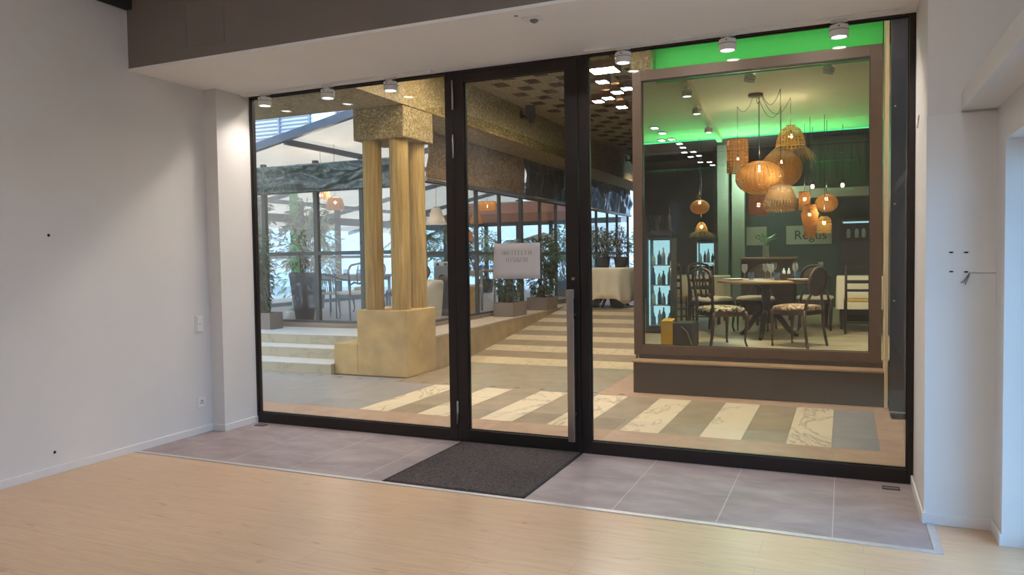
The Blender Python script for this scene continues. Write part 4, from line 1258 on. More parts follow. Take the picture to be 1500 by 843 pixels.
pendant('pendant_lamp', 'small cane cylinder lamp above the glowing jar shaped lamp', (4.5, 7.2, 2.32), [(.085, -.14), (.088, 0), (.085, .14)], M['w_globe'], CE, .03, power=2.5)
pendant('pendant_lamp', 'orange oval rattan lamp near the pale sign and the curtain', (4.82, 7.0, 2.26), globe(.165, .14, 12, .25, .3), M['w_globe'], CE, .07, power=2.5)
pendant('pendant_lamp', 'long jar shaped cane lamp hanging in front of the pale sign', (4.6, 6.6, 1.98), [(.07, -.25), (.09, -.1), (.115, .06), (.125, .12), (.11, .13), (.08, .24)], M['w_globe'], CE, .1, power=2.5)
pendant('pendant_lamp', 'small cane cap lamp beside the jar shaped lamp', (4.8, 6.5, 1.92), [(.09, -.13), (.1, -.02), (.09, .08), (.045, .12)], M['w_bell'], CE, .03, power=5)
pendant('pendant_lamp', 'orange oval rattan lamp hanging above the far drinks cabinet', (2.78, 7.85, 2.33), globe(.165, .125, 12, .25, .3), M['w_globe'], CE, .08, power=2.5)
pendant('pendant_lamp', 'small fringed cane lamp below the oval lamp at the far cabinet', (2.74, 8.25, 1.965), [(.11, -.04), (.1, .02), (.06, .1), (.03, .12)], M['w_bell'], CE, .04, power=2, fringe=(.105, -.04, .11))
for x, lb in ((4.6, 'bare glowing bulb hanging deep in the restaurant near the oval orange lamp'), (5.04, 'bare glowing bulb hanging deep in the restaurant by the dark curtain')):
    t = thing('bare_bulb_lamp', lb, 'pendant lamp', (x, 7.6, 2.57), 0, 'bare bulbs deep in the restaurant')
    b = MB(); b.ball((0, 0, 0), .026, .026, .034, 12); obj('bulb', b, M['bulb2'], t)
    obj('cord', MB().tube([(0, 0, .08), (0, 0, CE - 2.57)], .004, 6), M['cord'], t)
    obj('socket', MB().tube([(0, 0, .04), (0, 0, .1)], .02, 8), M['cord'], t)
cn = thing('lamp_canopy', 'round ceiling canopy feeding the swagged cords of the pendant lamps', 'ceiling canopy', (4.04, 4.59, CE))
m = MB(); m.lathe([(.0001, -.035), (.085, -.035), (.09, -.03), (.09, 0), (.0001, 0)], n=28); obj('cup', m, M['stem'], cn)
for (x, y, z, rx, lb) in ((3.40, 3.45, 3.44, 0, 'spotlight on the restaurant ceiling beam nearest the big window'), (3.31, 4.6, 3.44, 0, 'spotlight halfway along the restaurant ceiling beam'), (3.20, 6.2, 3.44, 0, 'spotlight at the far end of the restaurant ceiling beam'),
                          (4.12, 3.4, CE, .5, 'tilted spotlight on the beige restaurant ceiling above the round table'), (4.93, 3.38, CE, .5, 'tilted spotlight on the beige restaurant ceiling toward the pine board')):
    s = dup(sp0, (x, y, z), R(70), lb, 'spotlights in the restaurant')
    s.rotation_euler = (0, 0, R(90)) if not rx else (0, 0, R(20))
    if rx:
        for ch in s.children:
            if ch.name.split('.')[0] in ('housing', 'seam_ring', 'screw', 'lens'):
                ch.rotation_euler = (.42, .2, 0)
light('restaurant_spot', 'SPOT', (4.12, 3.5, 3.3), 150, (1, .9, .72), .05, rot=(R(18), R(5), 0), spot_size=R(110), spot_blend=.9)
light('restaurant_spot', 'SPOT', (4.93, 3.5, 3.3), 150, (1, .9, .72), .05, rot=(R(25), 0, 0), spot_size=R(110), spot_blend=.9)

T1 = round_table('round oak restaurant table behind the big window, laid for a meal', .62, .75, M['table_wood'], M['dark_wood'], (4.14, 4.85, fz))
tz = fz + .751
balloon_chair('open backed walnut chair with a black and cream floral seat at the round table', M['chair_wood'], M['seat_pattern'], (3.72, 3.78, fz), -R(52)).scale = (1, 1, .955)
oval_chair('oval backed dark chair with a rose floral seat beside the round restaurant table', M['chair_wood'], M['seat_floral'], M['cane_back'], (4.57, 4.0, fz), R(62))
oval_chair('dark oval backed chair on the far side of the round restaurant table', M['dark_wood'], M['seat_cream'], M['cane_back'], (3.92, 5.86, fz), R(170))
balloon_chair('dark open backed chair on the far left side of the round table', M['dark_wood'], M['seat_cream'], (3.35, 5.45, fz), -R(125))
GG, GT, GPt = 'wine glasses on the restaurant tables', 'blue water tumblers on the round table', 'white plates on the round table'
for x, y, lb in ((3.88, 4.78, 'wine glass on the round table by the plate nearest the open backed chair'), (4.22, 4.62, 'wine glass on the round table beside the blue tumbler nearest the window'), (4.50, 4.78, 'wine glass on the round table behind the oval backed chair'), (4.1, 5.2, 'wine glass at the far edge of the round table')):
    put('wine_glass', x, y, tz, lb, GG, 'wine glass')
for x, y, lb in ((3.98, 4.62, 'blue tumbler on the round table nearest the open backed chair'), (4.30, 4.5, 'blue tumbler on the round table in front of the wooden box'), (4.53, 4.62, 'blue tumbler on the round table nearest the oval backed chair')):
    put('water_tumbler', x, y, tz, lb, GT, 'tumbler')
for x, y, lb in ((3.78, 4.6, 'white plate on the round table before the open backed chair'), (4.55, 4.46, 'white plate on the round table before the oval backed chair'), (4.3, 5.2, 'white plate at the far side of the round table')):
    put('dinner_plate', x, y, tz, lb, GPt, 'plate')
nb = thing('condiment_box', 'small brown wooden box standing among glasses on the round table', 'box', (4.40, 4.68, tz))
obj('body', MB().box(-.075, .075, -.05, -.04, 0, .08).box(-.075, .075, .04, .05, 0, .08).box(-.075, -.065, -.04, .04, 0, .08).box(.065, .075, -.04, .04, 0, .08).box(-.065, .065, -.04, .04, 0, .01), M['chair_wood'], nb)
for x in (-.03, .03):
    b = MB(); b.lathe([(.0001, .012), (.022, .012), (.022, .11), (.01, .13), (.01, .15), (.0001, .15)], n=12)
    o = obj('bottle', b, M['bottle_a'], nb); o.location = (x, 0, 0)
# table under a cream cloth with yellow seated chairs
long_table('oblong restaurant table under a cream cloth by the bright drinks fridge', 1.0, .75, .74, M['table_wood'], M['dark_wood'], (2.85, 6.95, fz))
cloth_box('cream cloth over the oblong table by the bright drinks fridge', 1.02, .77, .42, (2.85, 6.95, fz + .742), 0, M['cloth'])
ladder_chair('yellow seated ladder back chair nearer the bright drinks fridge', M['dark_wood'], M['seat_yellow'], (2.62, 6.28, fz), 0)
ladder_chair('yellow seated ladder back chair behind the open backed walnut chair', M['dark_wood'], M['seat_yellow'], (3.10, 6.28, fz), 0)
for x, y, lb in ((2.6, 6.8, 'wine glass on the cream cloth table nearest the drinks fridge'), (2.85, 6.75, 'wine glass in the middle of the cream cloth table'), (3.1, 6.85, 'wine glass on the cream cloth table nearest the sage columns')):
    put('wine_glass', x, y, fz + .747, lb, GG, 'wine glass')
for x, y, lb in ((2.72, 6.72, 'white plate on the cream cloth table nearest the drinks fridge'), (3.0, 6.72, 'white plate on the cream cloth table nearest the sage columns')):
    put('dinner_plate', x, y, fz + .747, lb, 'white plates on the cream cloth table', 'plate')
# table by the pine board
long_table('small restaurant table under a cream cloth in the dark corner behind the pine board', .6, .8, .74, M['table_wood'], M['dark_wood'], (5.27, 6.55, fz))
cloth_box('cream cloth over the small table in the dark corner behind the pine board', .6, .82, .45, (5.27, 6.55, fz + .742), 0, M['cloth'])
ladder_chair('yellow seated ladder back chair in the dark corner behind the pine board', M['dark_wood'], M['seat_yellow'], (5.27, 5.72, fz), 0)
long_table('dark dining table in the middle of the restaurant before the vase', 1.1, .7, .75, M['dark_wood'], M['dark_wood'], (4.34, 6.85, fz))
for x, y, lb in ((4.1, 6.6, 'wine glass on the dark dining table nearest the vase'), (4.4, 6.55, 'wine glass in the middle of the dark dining table'), (4.75, 6.6, 'wine glass on the dark dining table nearest the black cabinet')):
    put('wine_glass', x, y, fz + .751, lb, GG, 'wine glass')
for x, lb in ((4.25, 'white plate on the dark dining table nearest the vase'), (4.6, 'white plate on the dark dining table nearest the black cabinet')):
    put('dinner_plate', x, 6.62, fz + .751, lb, 'white plates on the dark dining table', 'plate')
oval_chair('dark oval backed chair at the dark dining table facing the pale sign', M['dark_wood'], M['seat_cream'], M['cane_back'], (4.69, 6.14, fz), 0)

def fridge(label, loc):
    t = thing('drinks_fridge', label, 'fridge', loc)
    w_, d_, h_ = .36, .34, 1.42
    obj('cabinet', MB().box(-w_ / 2, -w_ / 2 + .025, 0, d_, 0, h_).box(w_ / 2 - .025, w_ / 2, 0, d_, 0, h_).box(-w_ / 2, w_ / 2, d_ - .02, d_, 0, h_).box(-w_ / 2, w_ / 2, 0, d_, h_ - .1, h_).box(-w_ / 2, w_ / 2, 0, d_, 0, .08), M['dark_pot'], t, bevel=.003)
    obj('light_tube', MB().box(-w_ / 2 + .03, -w_ / 2 + .045, .03, .05, .1, h_ - .12).box(-w_ / 2 + .03, w_ / 2 - .03, d_ - .03, d_ - .022, .1, h_ - .12), M['fridge_led'], t)
    for k, z in enumerate((.1, .38, .66, .94)):
        s = obj('shelf', box(-w_ / 2 + .026, w_ / 2 - .026, .03, d_ - .035, z, z + .012), M['alu'], t)
        for j in range(4):
            b = MB(); r_ = .028; hh = .16 + .04 * ((j + k) % 3)
            b.lathe([(.0001, 0), (r_, 0), (r_, hh * .62), (.01, hh * .8), (.01, hh), (.0001, hh)], n=12)
            o = obj('bottle', b, M['bottle_a' if (j + k) % 2 else 'bottle_b'], s); o.location = (-.105 + .07 * j, .12 + .06 * (j % 2), z + .012)
    dr = obj('door', MB().box(-w_ / 2, -w_ / 2 + .022, -.03, -.003, 0.02, h_ - .02).box(w_ / 2 - .022, w_ / 2, -.03, -.003, .02, h_ - .02).box(-w_ / 2, w_ / 2, -.03, -.003, .02, .06).box(-w_ / 2, w_ / 2, -.03, -.003, h_ - .06, h_ - .02), M['dark_pot'], t)
    obj('pane', box(-w_ / 2 + .02, w_ / 2 - .02, -.02, -.014, .05, h_ - .05), M['glass3'], dr)
    obj('handle', MB().tube([(w_ / 2 - .012, -.05, .6), (w_ / 2 - .012, -.05, 1.0)], .008, 8), M['steel'], dr)
    return t
f1 = fridge('bright glass fronted drinks fridge with bottles at the window edge', (2.71, 5.0, fz))
dup(f1, (2.73, 8.7, fz), 0, 'lit drinks cabinet far back below the small fringed lamp')
ur = thing('black_urn', 'dark flared urn standing on the bright drinks fridge', 'urn', (2.63, 5.15, fz + 1.421))
m = MB(); m.lathe([(.0001, 0), (.055, 0), (.06, .02), (.05, .06), (.055, .15), (.08, .22), (.078, .225), (.05, .16), (.0001, .05)], n=20); obj('body', m, M['dark_wood'], ur)
m = MB(); m.lathe([(.058, .018), (.064, .022), (.058, .03)], n=20); obj('ring', m, M['dark_wood'], ur)
fg = thing('dark_statuette', 'slim dark figure shaped ornament standing beside the urn on the drinks fridge', 'ornament', (2.82, 5.15, fz + 1.421))
m = MB(); m.lathe([(.0001, 0), (.04, 0), (.042, .03), (.025, .06), (.034, .14), (.03, .2), (.014, .24), (.018, .26), (.022, .285), (.012, .32), (.003, .36)], n=16); obj('figure', m, M['dark_wood'], fg)
m = MB(); m.box(-.05, .05, -.05, .05, 0, .015); obj('base', m, M['dark_wood'], fg)
# sideboard with a vase of leaves
sb = thing('sideboard', 'dark sideboard below the pale sign, carrying a vase of leaves', 'sideboard', (3.92, 7.75, fz))
obj('carcass', box(-.42, .42, -.2, .2, .08, 1.0), M['dark_wood'], sb, bevel=.006)
obj('top', box(-.45, .45, -.22, .22, 1.0, 1.03), M['table_wood'], sb, bevel=.004)
for x in (-.21, .21):
    d_ = obj('door', box(x - .2, x + .2, -.215, -.2, .1, .98), M['chair_wood'], sb, bevel=.003)
    k_ = MB(); k_.ball((x + (.16 if x < 0 else -.16), -.225, .6), .012); obj('knob', k_, M['alu'], d_)
for x in (-.36, .36): obj('foot', box(x - .04, x + .04, -.16, .16, 0, .08), M['dark_wood'], sb)
vs = thing('leaf_vase', 'clear glass vase holding broad pale leaves on the dark sideboard', 'vase', (3.88, 7.68, fz + 1.031))
m = MB(); m.lathe([(.0001, .005), (.05, .005), (.055, .03), (.045, .12), (.05, .2), (.047, .2), (.042, .12), (.05, .03), (.0001, .012)], n=20); obj('vase', m, M['tumbler'], vs)
m = MB()
for k in range(7):
    a = k * .9; m.leaf((.01 * math.cos(a), .01 * math.sin(a), .2), (math.cos(a), math.sin(a) * .5, .7 + .3 * (k % 2)), .26, .1, (0, 0, 1))
obj('leaves', m, M['leaf_pale'], vs)
m = MB()
for k in range(5): m.tube([(.0, .0, .03), (.012 * math.cos(k), .012 * math.sin(k), .21)], .004, 5)
obj('stem', m, M['leaf_mid'], vs)
# partition with signs
struct('partition', box(2.8, 5.6, 11.0, 11.1, fz, 2.45), M['r_wall'])
def signboard(x, w_, text, label, tx_, size):
    t = thing('sign_board', label, 'sign', (x, 10.97, 1.88), 0)
    obj('board', box(-w_ / 2, w_ / 2, 0, .025, -.19, .19), M['r_pale'], t, bevel=.003)
    cu = bpy.data.curves.new('sign_text', 'FONT'); cu.body = text; cu.size = size; cu.align_x = 'CENTER'; cu.align_y = 'CENTER'; cu.extrude = .002
    tmp = bpy.data.objects.new('sign_text', cu); col.objects.link(tmp)
    bpy.context.view_layer.update()
    me = bpy.data.meshes.new_from_object(tmp.evaluated_get(bpy.context.evaluated_depsgraph_get()))
    bpy.data.objects.remove(tmp)
    me.materials.append(M['black_ink'])
    o = bpy.data.objects.new('lettering', me); col.objects.link(o); o.parent = t
    o.rotation_euler = (R(90), 0, 0); o.location = (tx_, -.003, -.01)
signboard(4.41, .86, 'Regus', 'pale sage sign with the large dark word behind the jar shaped lamp', .03, .26)
signboard(3.40, .4, 'on', 'narrow pale sage sign behind the vase of leaves', .08, .2)
kb = thing('black_cabinet', 'tall black cabinet with a lit glass top shelf by the dark corner table', 'cabinet', (5.25, 7.6, fz))
obj('carcass', MB().box(-.25, .25, 0, .4, 0, 1.32).box(-.25, .25, 0, .4, 1.58, 1.62).box(-.25, -.22, 0, .4, 1.32, 1.58).box(.22, .25, 0, .4, 1.32, 1.58).box(-.25, .25, .38, .4, 1.32, 1.58), M['dark_wood'], kb)
obj('door', box(-.24, .24, -.018, 0, .05, 1.28), M['black_plastic'], kb, bevel=.004)
obj('light_tube', box(-.2, .2, .02, .04, 1.55, 1.575), M['fridge_led'], kb)
obj('pane', box(-.22, .22, .005, .01, 1.32, 1.58), M['glass3'], kb)
for x in (-.12, 0, .1):
    b = MB(); b.lathe([(.0001, 0), (.03, 0), (.035, .1), (.02, .14), (.0001, .15)], n=12); o = obj('jar', b, M['bottle_a'], kb); o.location = (x, .2, 1.322)
bc = thing('black_case', 'low black case with a yellow folded card, on the floor inside the window', 'case', (3.23, 3.45, fz))
obj('case', box(-.0, .24, -.06, .3, 0, .29), M['black_plastic'], bc, bevel=.012)
m = MB(); m.box(-.135, -.005, -.07, -.05, 0, .31).box(-.135, -.005, .06, .08, 0, .31).poly([(-.135, -.07, .31), (-.005, -.07, .31), (.02, .0, .34), (-.11, .0, .34)]); m.poly([(-.11, 0, .34), (.02, 0, .34), (-.005, .08, .31), (-.135, .08, .31)]); m.box(-.008, -.002, -.06, .07, 0, .31)
obj('folded_card', m, M['yellow_board'], bc)
m = MB(); m.tube([(.1, -.065, .25), (.17, -.09, .2), (.21, -.075, .08), (.23, -.07, .01)], .005, 6); obj('strap', m, M['grey_plastic'], bc)
sheet('pleated_curtain', ((4.55, 8.6, 3.5), (5.58, 8.6, 3.5)), ((4.55, 8.6, 2.62), (5.58, 8.6, 2.62)), M['curtain'], 'dark teal pleated curtain under the ceiling at the back of the restaurant', 'curtain', .05, 70, 8, 9)
light('restaurant_fill', 'POINT', (3.4, 9.0, 2.9), 60, (.8, 1, .85), .2)

for k, (x, y, z) in enumerate(((2.33, 6.44, 3.52), (2.33, 7.0, 3.52), (2.15, 7.75, 3.52), (2.33, 7.72, 3.52), (2.24, 8.85, 3.6), (2.2, 9.39, 3.6), (2.09, 10.1, 3.6), (2.27, 10.1, 3.6), (2.08, 10.85, 3.6), (2.27, 10.75, 3.6), (2.1, 11.9, 3.6), (2.29, 11.98, 3.6), (2.26, 12.6, 3.6))):
    t = thing('square_downlight', '%s square downlight from the window in the row along the restaurant ceiling' % ('first second third fourth fifth sixth seventh eighth ninth tenth eleventh twelfth last'.split()[k]), 'downlight', (x, y, z), 0, 'square downlights along the restaurant ceiling')
    obj('frame', MB().box(-.06, .06, -.1, -.09, -.015, 0).box(-.06, .06, .09, .1, -.015, 0).box(-.06, -.05, -.09, .09, -.015, 0).box(.05, .06, -.09, .09, -.015, 0), M['black_plastic'], t)
    obj('diffuser', box(-.05, .05, -.09, .09, -.012, -.002), M['down_light'], t)

# ------------------------------------------------------------------ PASSAGE CONTENTS
shrub('potted_shrub', 'dense bushy shrub in the taupe planter on the ledge nearer the pillar', (-.42, 6.93, .462), (.38, .62, .25), [((-.02, 0, .62), (.24, .30, .36)), ((.0, .1, .95), (.18, .2, .3))], M['leaf_dark'], .11, .035, 620, 11, group='shrubs in taupe planters on the ramp ledge')
shrub('potted_shrub', 'taller bright leaved shrub in the taupe planter farther along the ledge', (-.47, 8.63, .462), (.42, .6, .25), [((0, 0, .6), (.24, .28, .38)), ((.05, 0, 1.05), (.28, .3, .42))], M['leaf_dark'], .12, .04, 640, 21, group='shrubs in taupe planters on the ramp ledge')
shrub('potted_shrub', 'slim shrub in a pale planter at the top of the terrace steps', (-3.35, 3.95, .43), (.42, .3, .26), [((-.06, 0, .7), (.14, .14, .5)), ((-.1, 0, 1.2), (.14, .14, .4))], M['leaf_dark'], .1, .035, 300, 31)
T2 = round_table('round side table at the top of the ramp under a cream cloth', .50, .80, M['table_wood'], M['dark_wood'], (.57, 9.82, .46))
cloth_round('long cream cloth draped to the floor over the round table at the ramp top', .515, .62, (.57, 9.82, 1.265), M['cloth'], .26, 1.3)
for x, y, lb in ((.27, 9.6, 'dark green plant pot under the cloth nearer the slim post'), (.80, 9.62, 'dark green plant pot under the cloth nearer the restaurant')):
    t = thing('plant_pot', lb, 'plant pot', (x, y, .46), 0, 'dark green pots under the draped table')
    pot(t, .14, .19, .3, M['green_pot'])
    m = MB(); m.lathe([(.0001, .25), (.16, .25)], n=20); obj('soil', m, M['soil'], t)
shrub('potted_olive', 'olive bush in a black pot on the draped table, nearer the slim post', (.40, 9.98, 1.27), (.12, .15, .22), [((.0, 0, .45), (.24, .18, .28)), ((-.08, 0, .66), (.18, .16, .18))], M['leaf_olive'], .12, .03, 230, 41, False, group='olive bushes in black pots on the draped table')
shrub('potted_olive', 'olive bush in a black pot on the draped table, nearer the restaurant', (.78, 9.98, 1.27), (.12, .15, .22), [((-.04, 0, .45), (.2, .18, .25)), ((-.03, 0, .64), (.17, .16, .18))], M['leaf_olive'], .12, .03, 200, 47, False, group='olive bushes in black pots on the draped table')

# ------------------------------------------------------------------ VERANDA CONTENTS
vz = .48
shrub('tall_potted_plant', 'big leafy plant in a tall charcoal pot inside the veranda corner by the steps', (-3.42, 4.98, vz), (.15, .25, .82), [((-.05, 0, 1.3), (.5, .4, .42)), ((.05, .1, 1.75), (.36, .34, .32))], M['leaf_mid'], .15, .05, 330, 51, False)
shrub('veranda_shrub', 'dark climbing shrub at the veranda corner beside the shop frame', (-4.3, 4.9, vz), (.14, .18, .3), [((0, 0, .9), (.2, .25, .6)), ((0, 0, 1.7), (.2, .2, .5))], M['leaf_dark'], .13, .045, 360, 57, False)
long_table('pale veranda table with dark edged top near the steps', 1.5, .8, .75, M['table_wood'], M['grey_cab'], (-3.45, 6.3, vz))
balloon_chair('walnut open backed chair with a cream seat, seen beside the columns in the veranda', M['chair_wood'], M['seat_cream'], (-2.62, 5.35, vz), R(58))
arm_chair('dark bentwood armchair at the pale veranda table near the steps', M['dark_wood'], M['seat_cream'], (-3.25, 5.55, vz), 0)
balloon_chair('walnut open backed chair on the far side of the pale veranda table', M['chair_wood'], M['seat_cream'], (-3.55, 7.1, vz), R(178))
for x, y, lb in ((-3.6, 6.05, 'blue tumbler on the pale veranda table nearest the big plant'), (-3.3, 6.0, 'blue tumbler on the pale veranda table in the middle'), (-3.05, 6.05, 'blue tumbler on the pale veranda table nearest the walnut chair')):
    put('water_tumbler', x, y, vz + .751, lb, 'blue tumblers on the veranda table', 'tumbler')
for x, y, lb in ((-3.45, 6.1, 'white plate on the pale veranda table nearest the big plant'), (-2.95, 6.15, 'white plate on the pale veranda table nearest the walnut chair')):
    put('dinner_plate', x, y, vz + .751, lb, 'white plates on the veranda table', 'plate')
oval_chair('oval cane backed chair glimpsed between two of the concrete columns', M['chair_wood'], M['seat_pattern'], M['cane_back'], (-2.25, 6.25, vz), R(60))
t = oval_chair('terracotta backed chair in the veranda beside the grey cabinet', M['chair_wood'], M['pink_cloth'], M['pink_cloth'], (-2.55, 7.35, vz), R(200))
ca = thing('grey_cabinet', 'grey ribbed metal cabinet with an oval grip inside the veranda', 'cabinet', (-2.45, 8.25, vz))
obj('body', box(-.19, .19, -.16, .16, .05, .86), M['grey_cab'], ca, bevel=.01)
obj('base', box(-.2, .2, -.17, .17, 0, .06), M['alu'], ca, bevel=.006)
obj('control_top', MB().prism([(-.19, -.16), (.19, -.16), (.19, .16), (-.19, .16)], .86, .96), M['alu'], ca, bevel=.02)
for k in range(9):
    obj('rib', box(-.17 + k * .0425 - .006, -.17 + k * .0425 + .006, -.166, -.16, .09, .62), M['alu'], ca)
m = MB(); m.ball((0, -.162, .66), .07, .012, .045, 16); obj('grip', m, M['dark_pot'], ca)
for x in (-.09, .09):
    m = MB(); m.tube([(x, -.155, .91), (x, -.18, .91)], .03, 12); obj('knob', m, M['dark_pot'], ca)
tc = thing('tub_chair', 'cream covered tub chair just behind the concrete pillar in the veranda', 'chair', (-1.5, 5.7, vz), R(150))
m = MB(); K = 24; rings = []
for (r_, z, cut) in ((.30, 0, 0), (.32, .1, 0), (.34, .35, 0), (.36, .62, 1), (.33, .66, 1), (.26, .6, 1), (.24, .36, 0), (.001, .34, 0)):
    rings.append([m.b.verts.new((r_ * math.cos(2 * PI * k / K), r_ * math.sin(2 * PI * k / K), z - (.24 * max(0, math.sin(2 * PI * k / K)) if cut else 0))) for k in range(K)])
for a, b_ in zip(rings, rings[1:]):
    for k in range(K):
        f = m.b.faces.new((a[k], a[(k + 1) % K], b_[(k + 1) % K], b_[k])); f.smooth = True
obj('shell', m, M['seat_cream'], tc)
m = MB(); m.lathe([(.001, .34), (.22, .34), (.235, .37), (.22, .41), (.001, .42)], n=24); obj('cushion', m, M['white_cloth'], tc)
for k in range(4):
    a = PI / 4 + k * PI / 2; m = MB(); m.tube([(.2 * math.cos(a), .2 * math.sin(a), .03), (.22 * math.cos(a), .22 * math.sin(a), 0)], .02, 8); obj('foot', m, M['dark_wood'], tc)
gb = thing('green_reflection', 'narrow bright green sheet standing in for a reflection inside the veranda among the leaves', 'reflection', (-4.86, 6.5, vz))  # painted sheet stands in for a green reflection; pole and foot added
obj('sheet', box(-.1, .1, -.006, .006, .05, 2.45), M['green_reflect_tint'], gb)
obj('pole', MB().tube([(-.1, .01, 0), (-.1, .01, 2.5)], .012, 8), M['alu'], gb)
obj('foot', MB().box(-.16, .16, -.14, .14, 0, .03), M['alu'], gb)
shrub('veranda_bush', 'pale green bush beyond the pale veranda table, before the far posts', (-5.3, 7.6, vz), (.2, .25, .4), [((0, 0, 1.0), (.5, .5, .5)), ((.1, 0, 1.5), (.4, .4, .4))], M['leaf_pale'], .16, .05, 300, 61, False)
shrub('veranda_bush', 'olive leaved bush beside the terracotta backed chair', (-3.6, 8.7, vz), (.2, .25, .4), [((0, 0, 1.2), (.35, .35, .5)), ((0, 0, 1.8), (.4, .4, .4))], M['leaf_olive'], .14, .045, 300, 67, False)
shrub('veranda_bush', 'dark bush behind the door glass at the veranda side near the pillar', (-2.7, 9.4, vz), (.18, .22, .4), [((0, 0, 1.0), (.3, .3, .4)), ((0, 0, 1.7), (.34, .34, .5))], M['leaf_dark'], .13, .045, 330, 71, False)
palm('areca_palm', 'arching palm inside the veranda behind the paper notice', (-2.4, 11.2, vz), 1.25, 11, 1.1, M['leaf_pale'], 5, (.18, .22, .35))
palm('areca_palm', 'tall palm inside the veranda behind the orange lamp', (-4.3, 10.6, vz), 1.5, 10, 1.1, M['leaf_mid'], 6, (.18, .22, .35))
for i, (x, y, lf, lb) in enumerate(((-1.6, 13.1, 'leaf_pale', 'pale bush in the veranda before the white parasol'), (-1.5, 15.5, 'leaf_mid', 'green bush at the far end of the veranda behind the slim post'), (-4.7, 14.8, 'leaf_pale', 'wide pale bush at the far end of the veranda behind the palms'))):
    shrub('veranda_bush', lb, (x, y, vz), (.2, .26, .4), [((0, 0, .9), (.5, .5, .5)), ((0, 0, 1.4), (.45, .45, .45))], M[lf], .17, .06, 260, 80 + i, False)
GV = 'woven pendant lamps in the veranda'
zro = lambda x: zr(x) - .01
pendant('pendant_lamp', 'wide cane drum lamp in the veranda beside the steel post', (-3.42, 5.5, 2.68), [(.15, -.09), (.155, -.02), (.15, .07)], M['w_grid'], zro(-3.42), -.02, group=GV, power=10)
pendant('pendant_lamp', 'orange cane bell lamp just below the wide drum lamp in the veranda', (-3.16, 5.55, 2.5), [(.16, -.11), (.155, 0), (.12, .09), (.05, .13)], M['w_globe'], zro(-3.16), .02, group=GV, power=10)
pendant('pendant_lamp', 'white flared bell lamp in the veranda above the grey cabinet', (-1.66, 6.5, 2.28), [(.19, -.16), (.17, -.12), (.12, .0), (.09, .11), (.05, .15)], M['umbrella'], zro(-1.66), -.08, group=GV, power=3)
pendant('pendant_lamp', 'glowing orange cone lamp in the veranda behind the door', (-2.05, 8.9, 2.36), [(.14, -.13), (.11, -.02), (.06, .13)], M['w_globe'], zro(-2.05), -.03, group=GV, power=10)
pendant('pendant_lamp', 'orange cane drum lamp above the palm in the veranda', (-2.6, 10.6, 2.72), [(.2, -.1), (.2, .1)], M['w_globe'], zro(-2.6), 0, group=GV, power=10)
pendant('pendant_lamp', 'lower tiered orange cane lamp among the leaves behind the door stile', (-1.75, 7.9, 1.95), [(.12, -.1), (.1, .02), (.06, .1)], M['w_globe'], zro(-1.75), -.02, group=GV, power=5)
pa = thing('garden_parasol', 'open white parasol far inside the veranda above the paper notice', 'parasol', (-2.6, 14.2, vz))
m = MB(); m.lathe([(.62, 1.52), (.4, 1.60), (.12, 1.68), (.02, 1.71)], n=12, smooth=False); obj('canopy', m, M['umbrella'], pa)
obj('pole', MB().tube([(0, 0, .04), (0, 0, 1.72)], .02, 8), M['alu'], pa)
m = MB(); m.lathe([(.0001, .05), (.2, .05), (.22, 0)], n=20); obj('base', m, M['dark_pot'], pa)
aw = thing('brick_awning', 'brick pink awning valance at the far side of the veranda', 'awning', (-3.2, 13.4, 2.55))
m = MB(); m.poly([(-1.6, 0, .45), (2.2, 0, .45), (2.2, -.9, .1), (-1.6, -.9, .1)]); m.poly([(-1.6, -.9, .1), (2.2, -.9, .1), (2.2, -.92, -.12), (-1.6, -.92, -.12)])
obj('cloth', m, M['brick_awning'], aw, solid=.01)
obj('rod', MB().tube([(-1.6, 0, .45), (2.2, 0, .45)], .03, 8), M['alu'], aw)
sd = thing('wooden_pedestal', 'ochre wooden pedestal behind the veranda glass before the shrub planters', 'pedestal', (-1.15, 6.9, vz))
obj('shaft', box(-.1, .1, -.1, .1, 0, .5), M['seat_yellow'], sd, bevel=.006); obj('top', box(-.13, .13, -.13, .13, .5, .54), M['seat_cream'], sd, bevel=.004)
br = thing('ribbed_barrel', 'dark round ribbed bin behind the veranda glass near the pillar', 'bin', (-1.42, 6.55, vz))
m = MB(); m.lathe([(.0001, 0), (.2, 0), (.23, .15), (.235, .5), (.21, .62), (.0001, .62)], n=28); obj('body', m, M['dark_pot'], br)
m = MB(); m.lathe([(.215, .6), (.235, .62), (.22, .68), (.1, .71), (.0001, .71)], n=28); obj('lid', m, M['stem'], br)
vt = long_table('long veranda side table carrying rows of blue glasses behind the door', .5, 1.5, .78, M['table_wood'], M['grey_cab'], (-1.6, 8.5, vz))
for i in range(8):
    put('water_tumbler', -1.78 + .12 * (i % 4), 8.0 + .3 * (i // 4), vz + .781, 'blue tumbler in the rows on the long veranda side table', 'blue tumblers in rows on the veranda side table', 'tumbler')

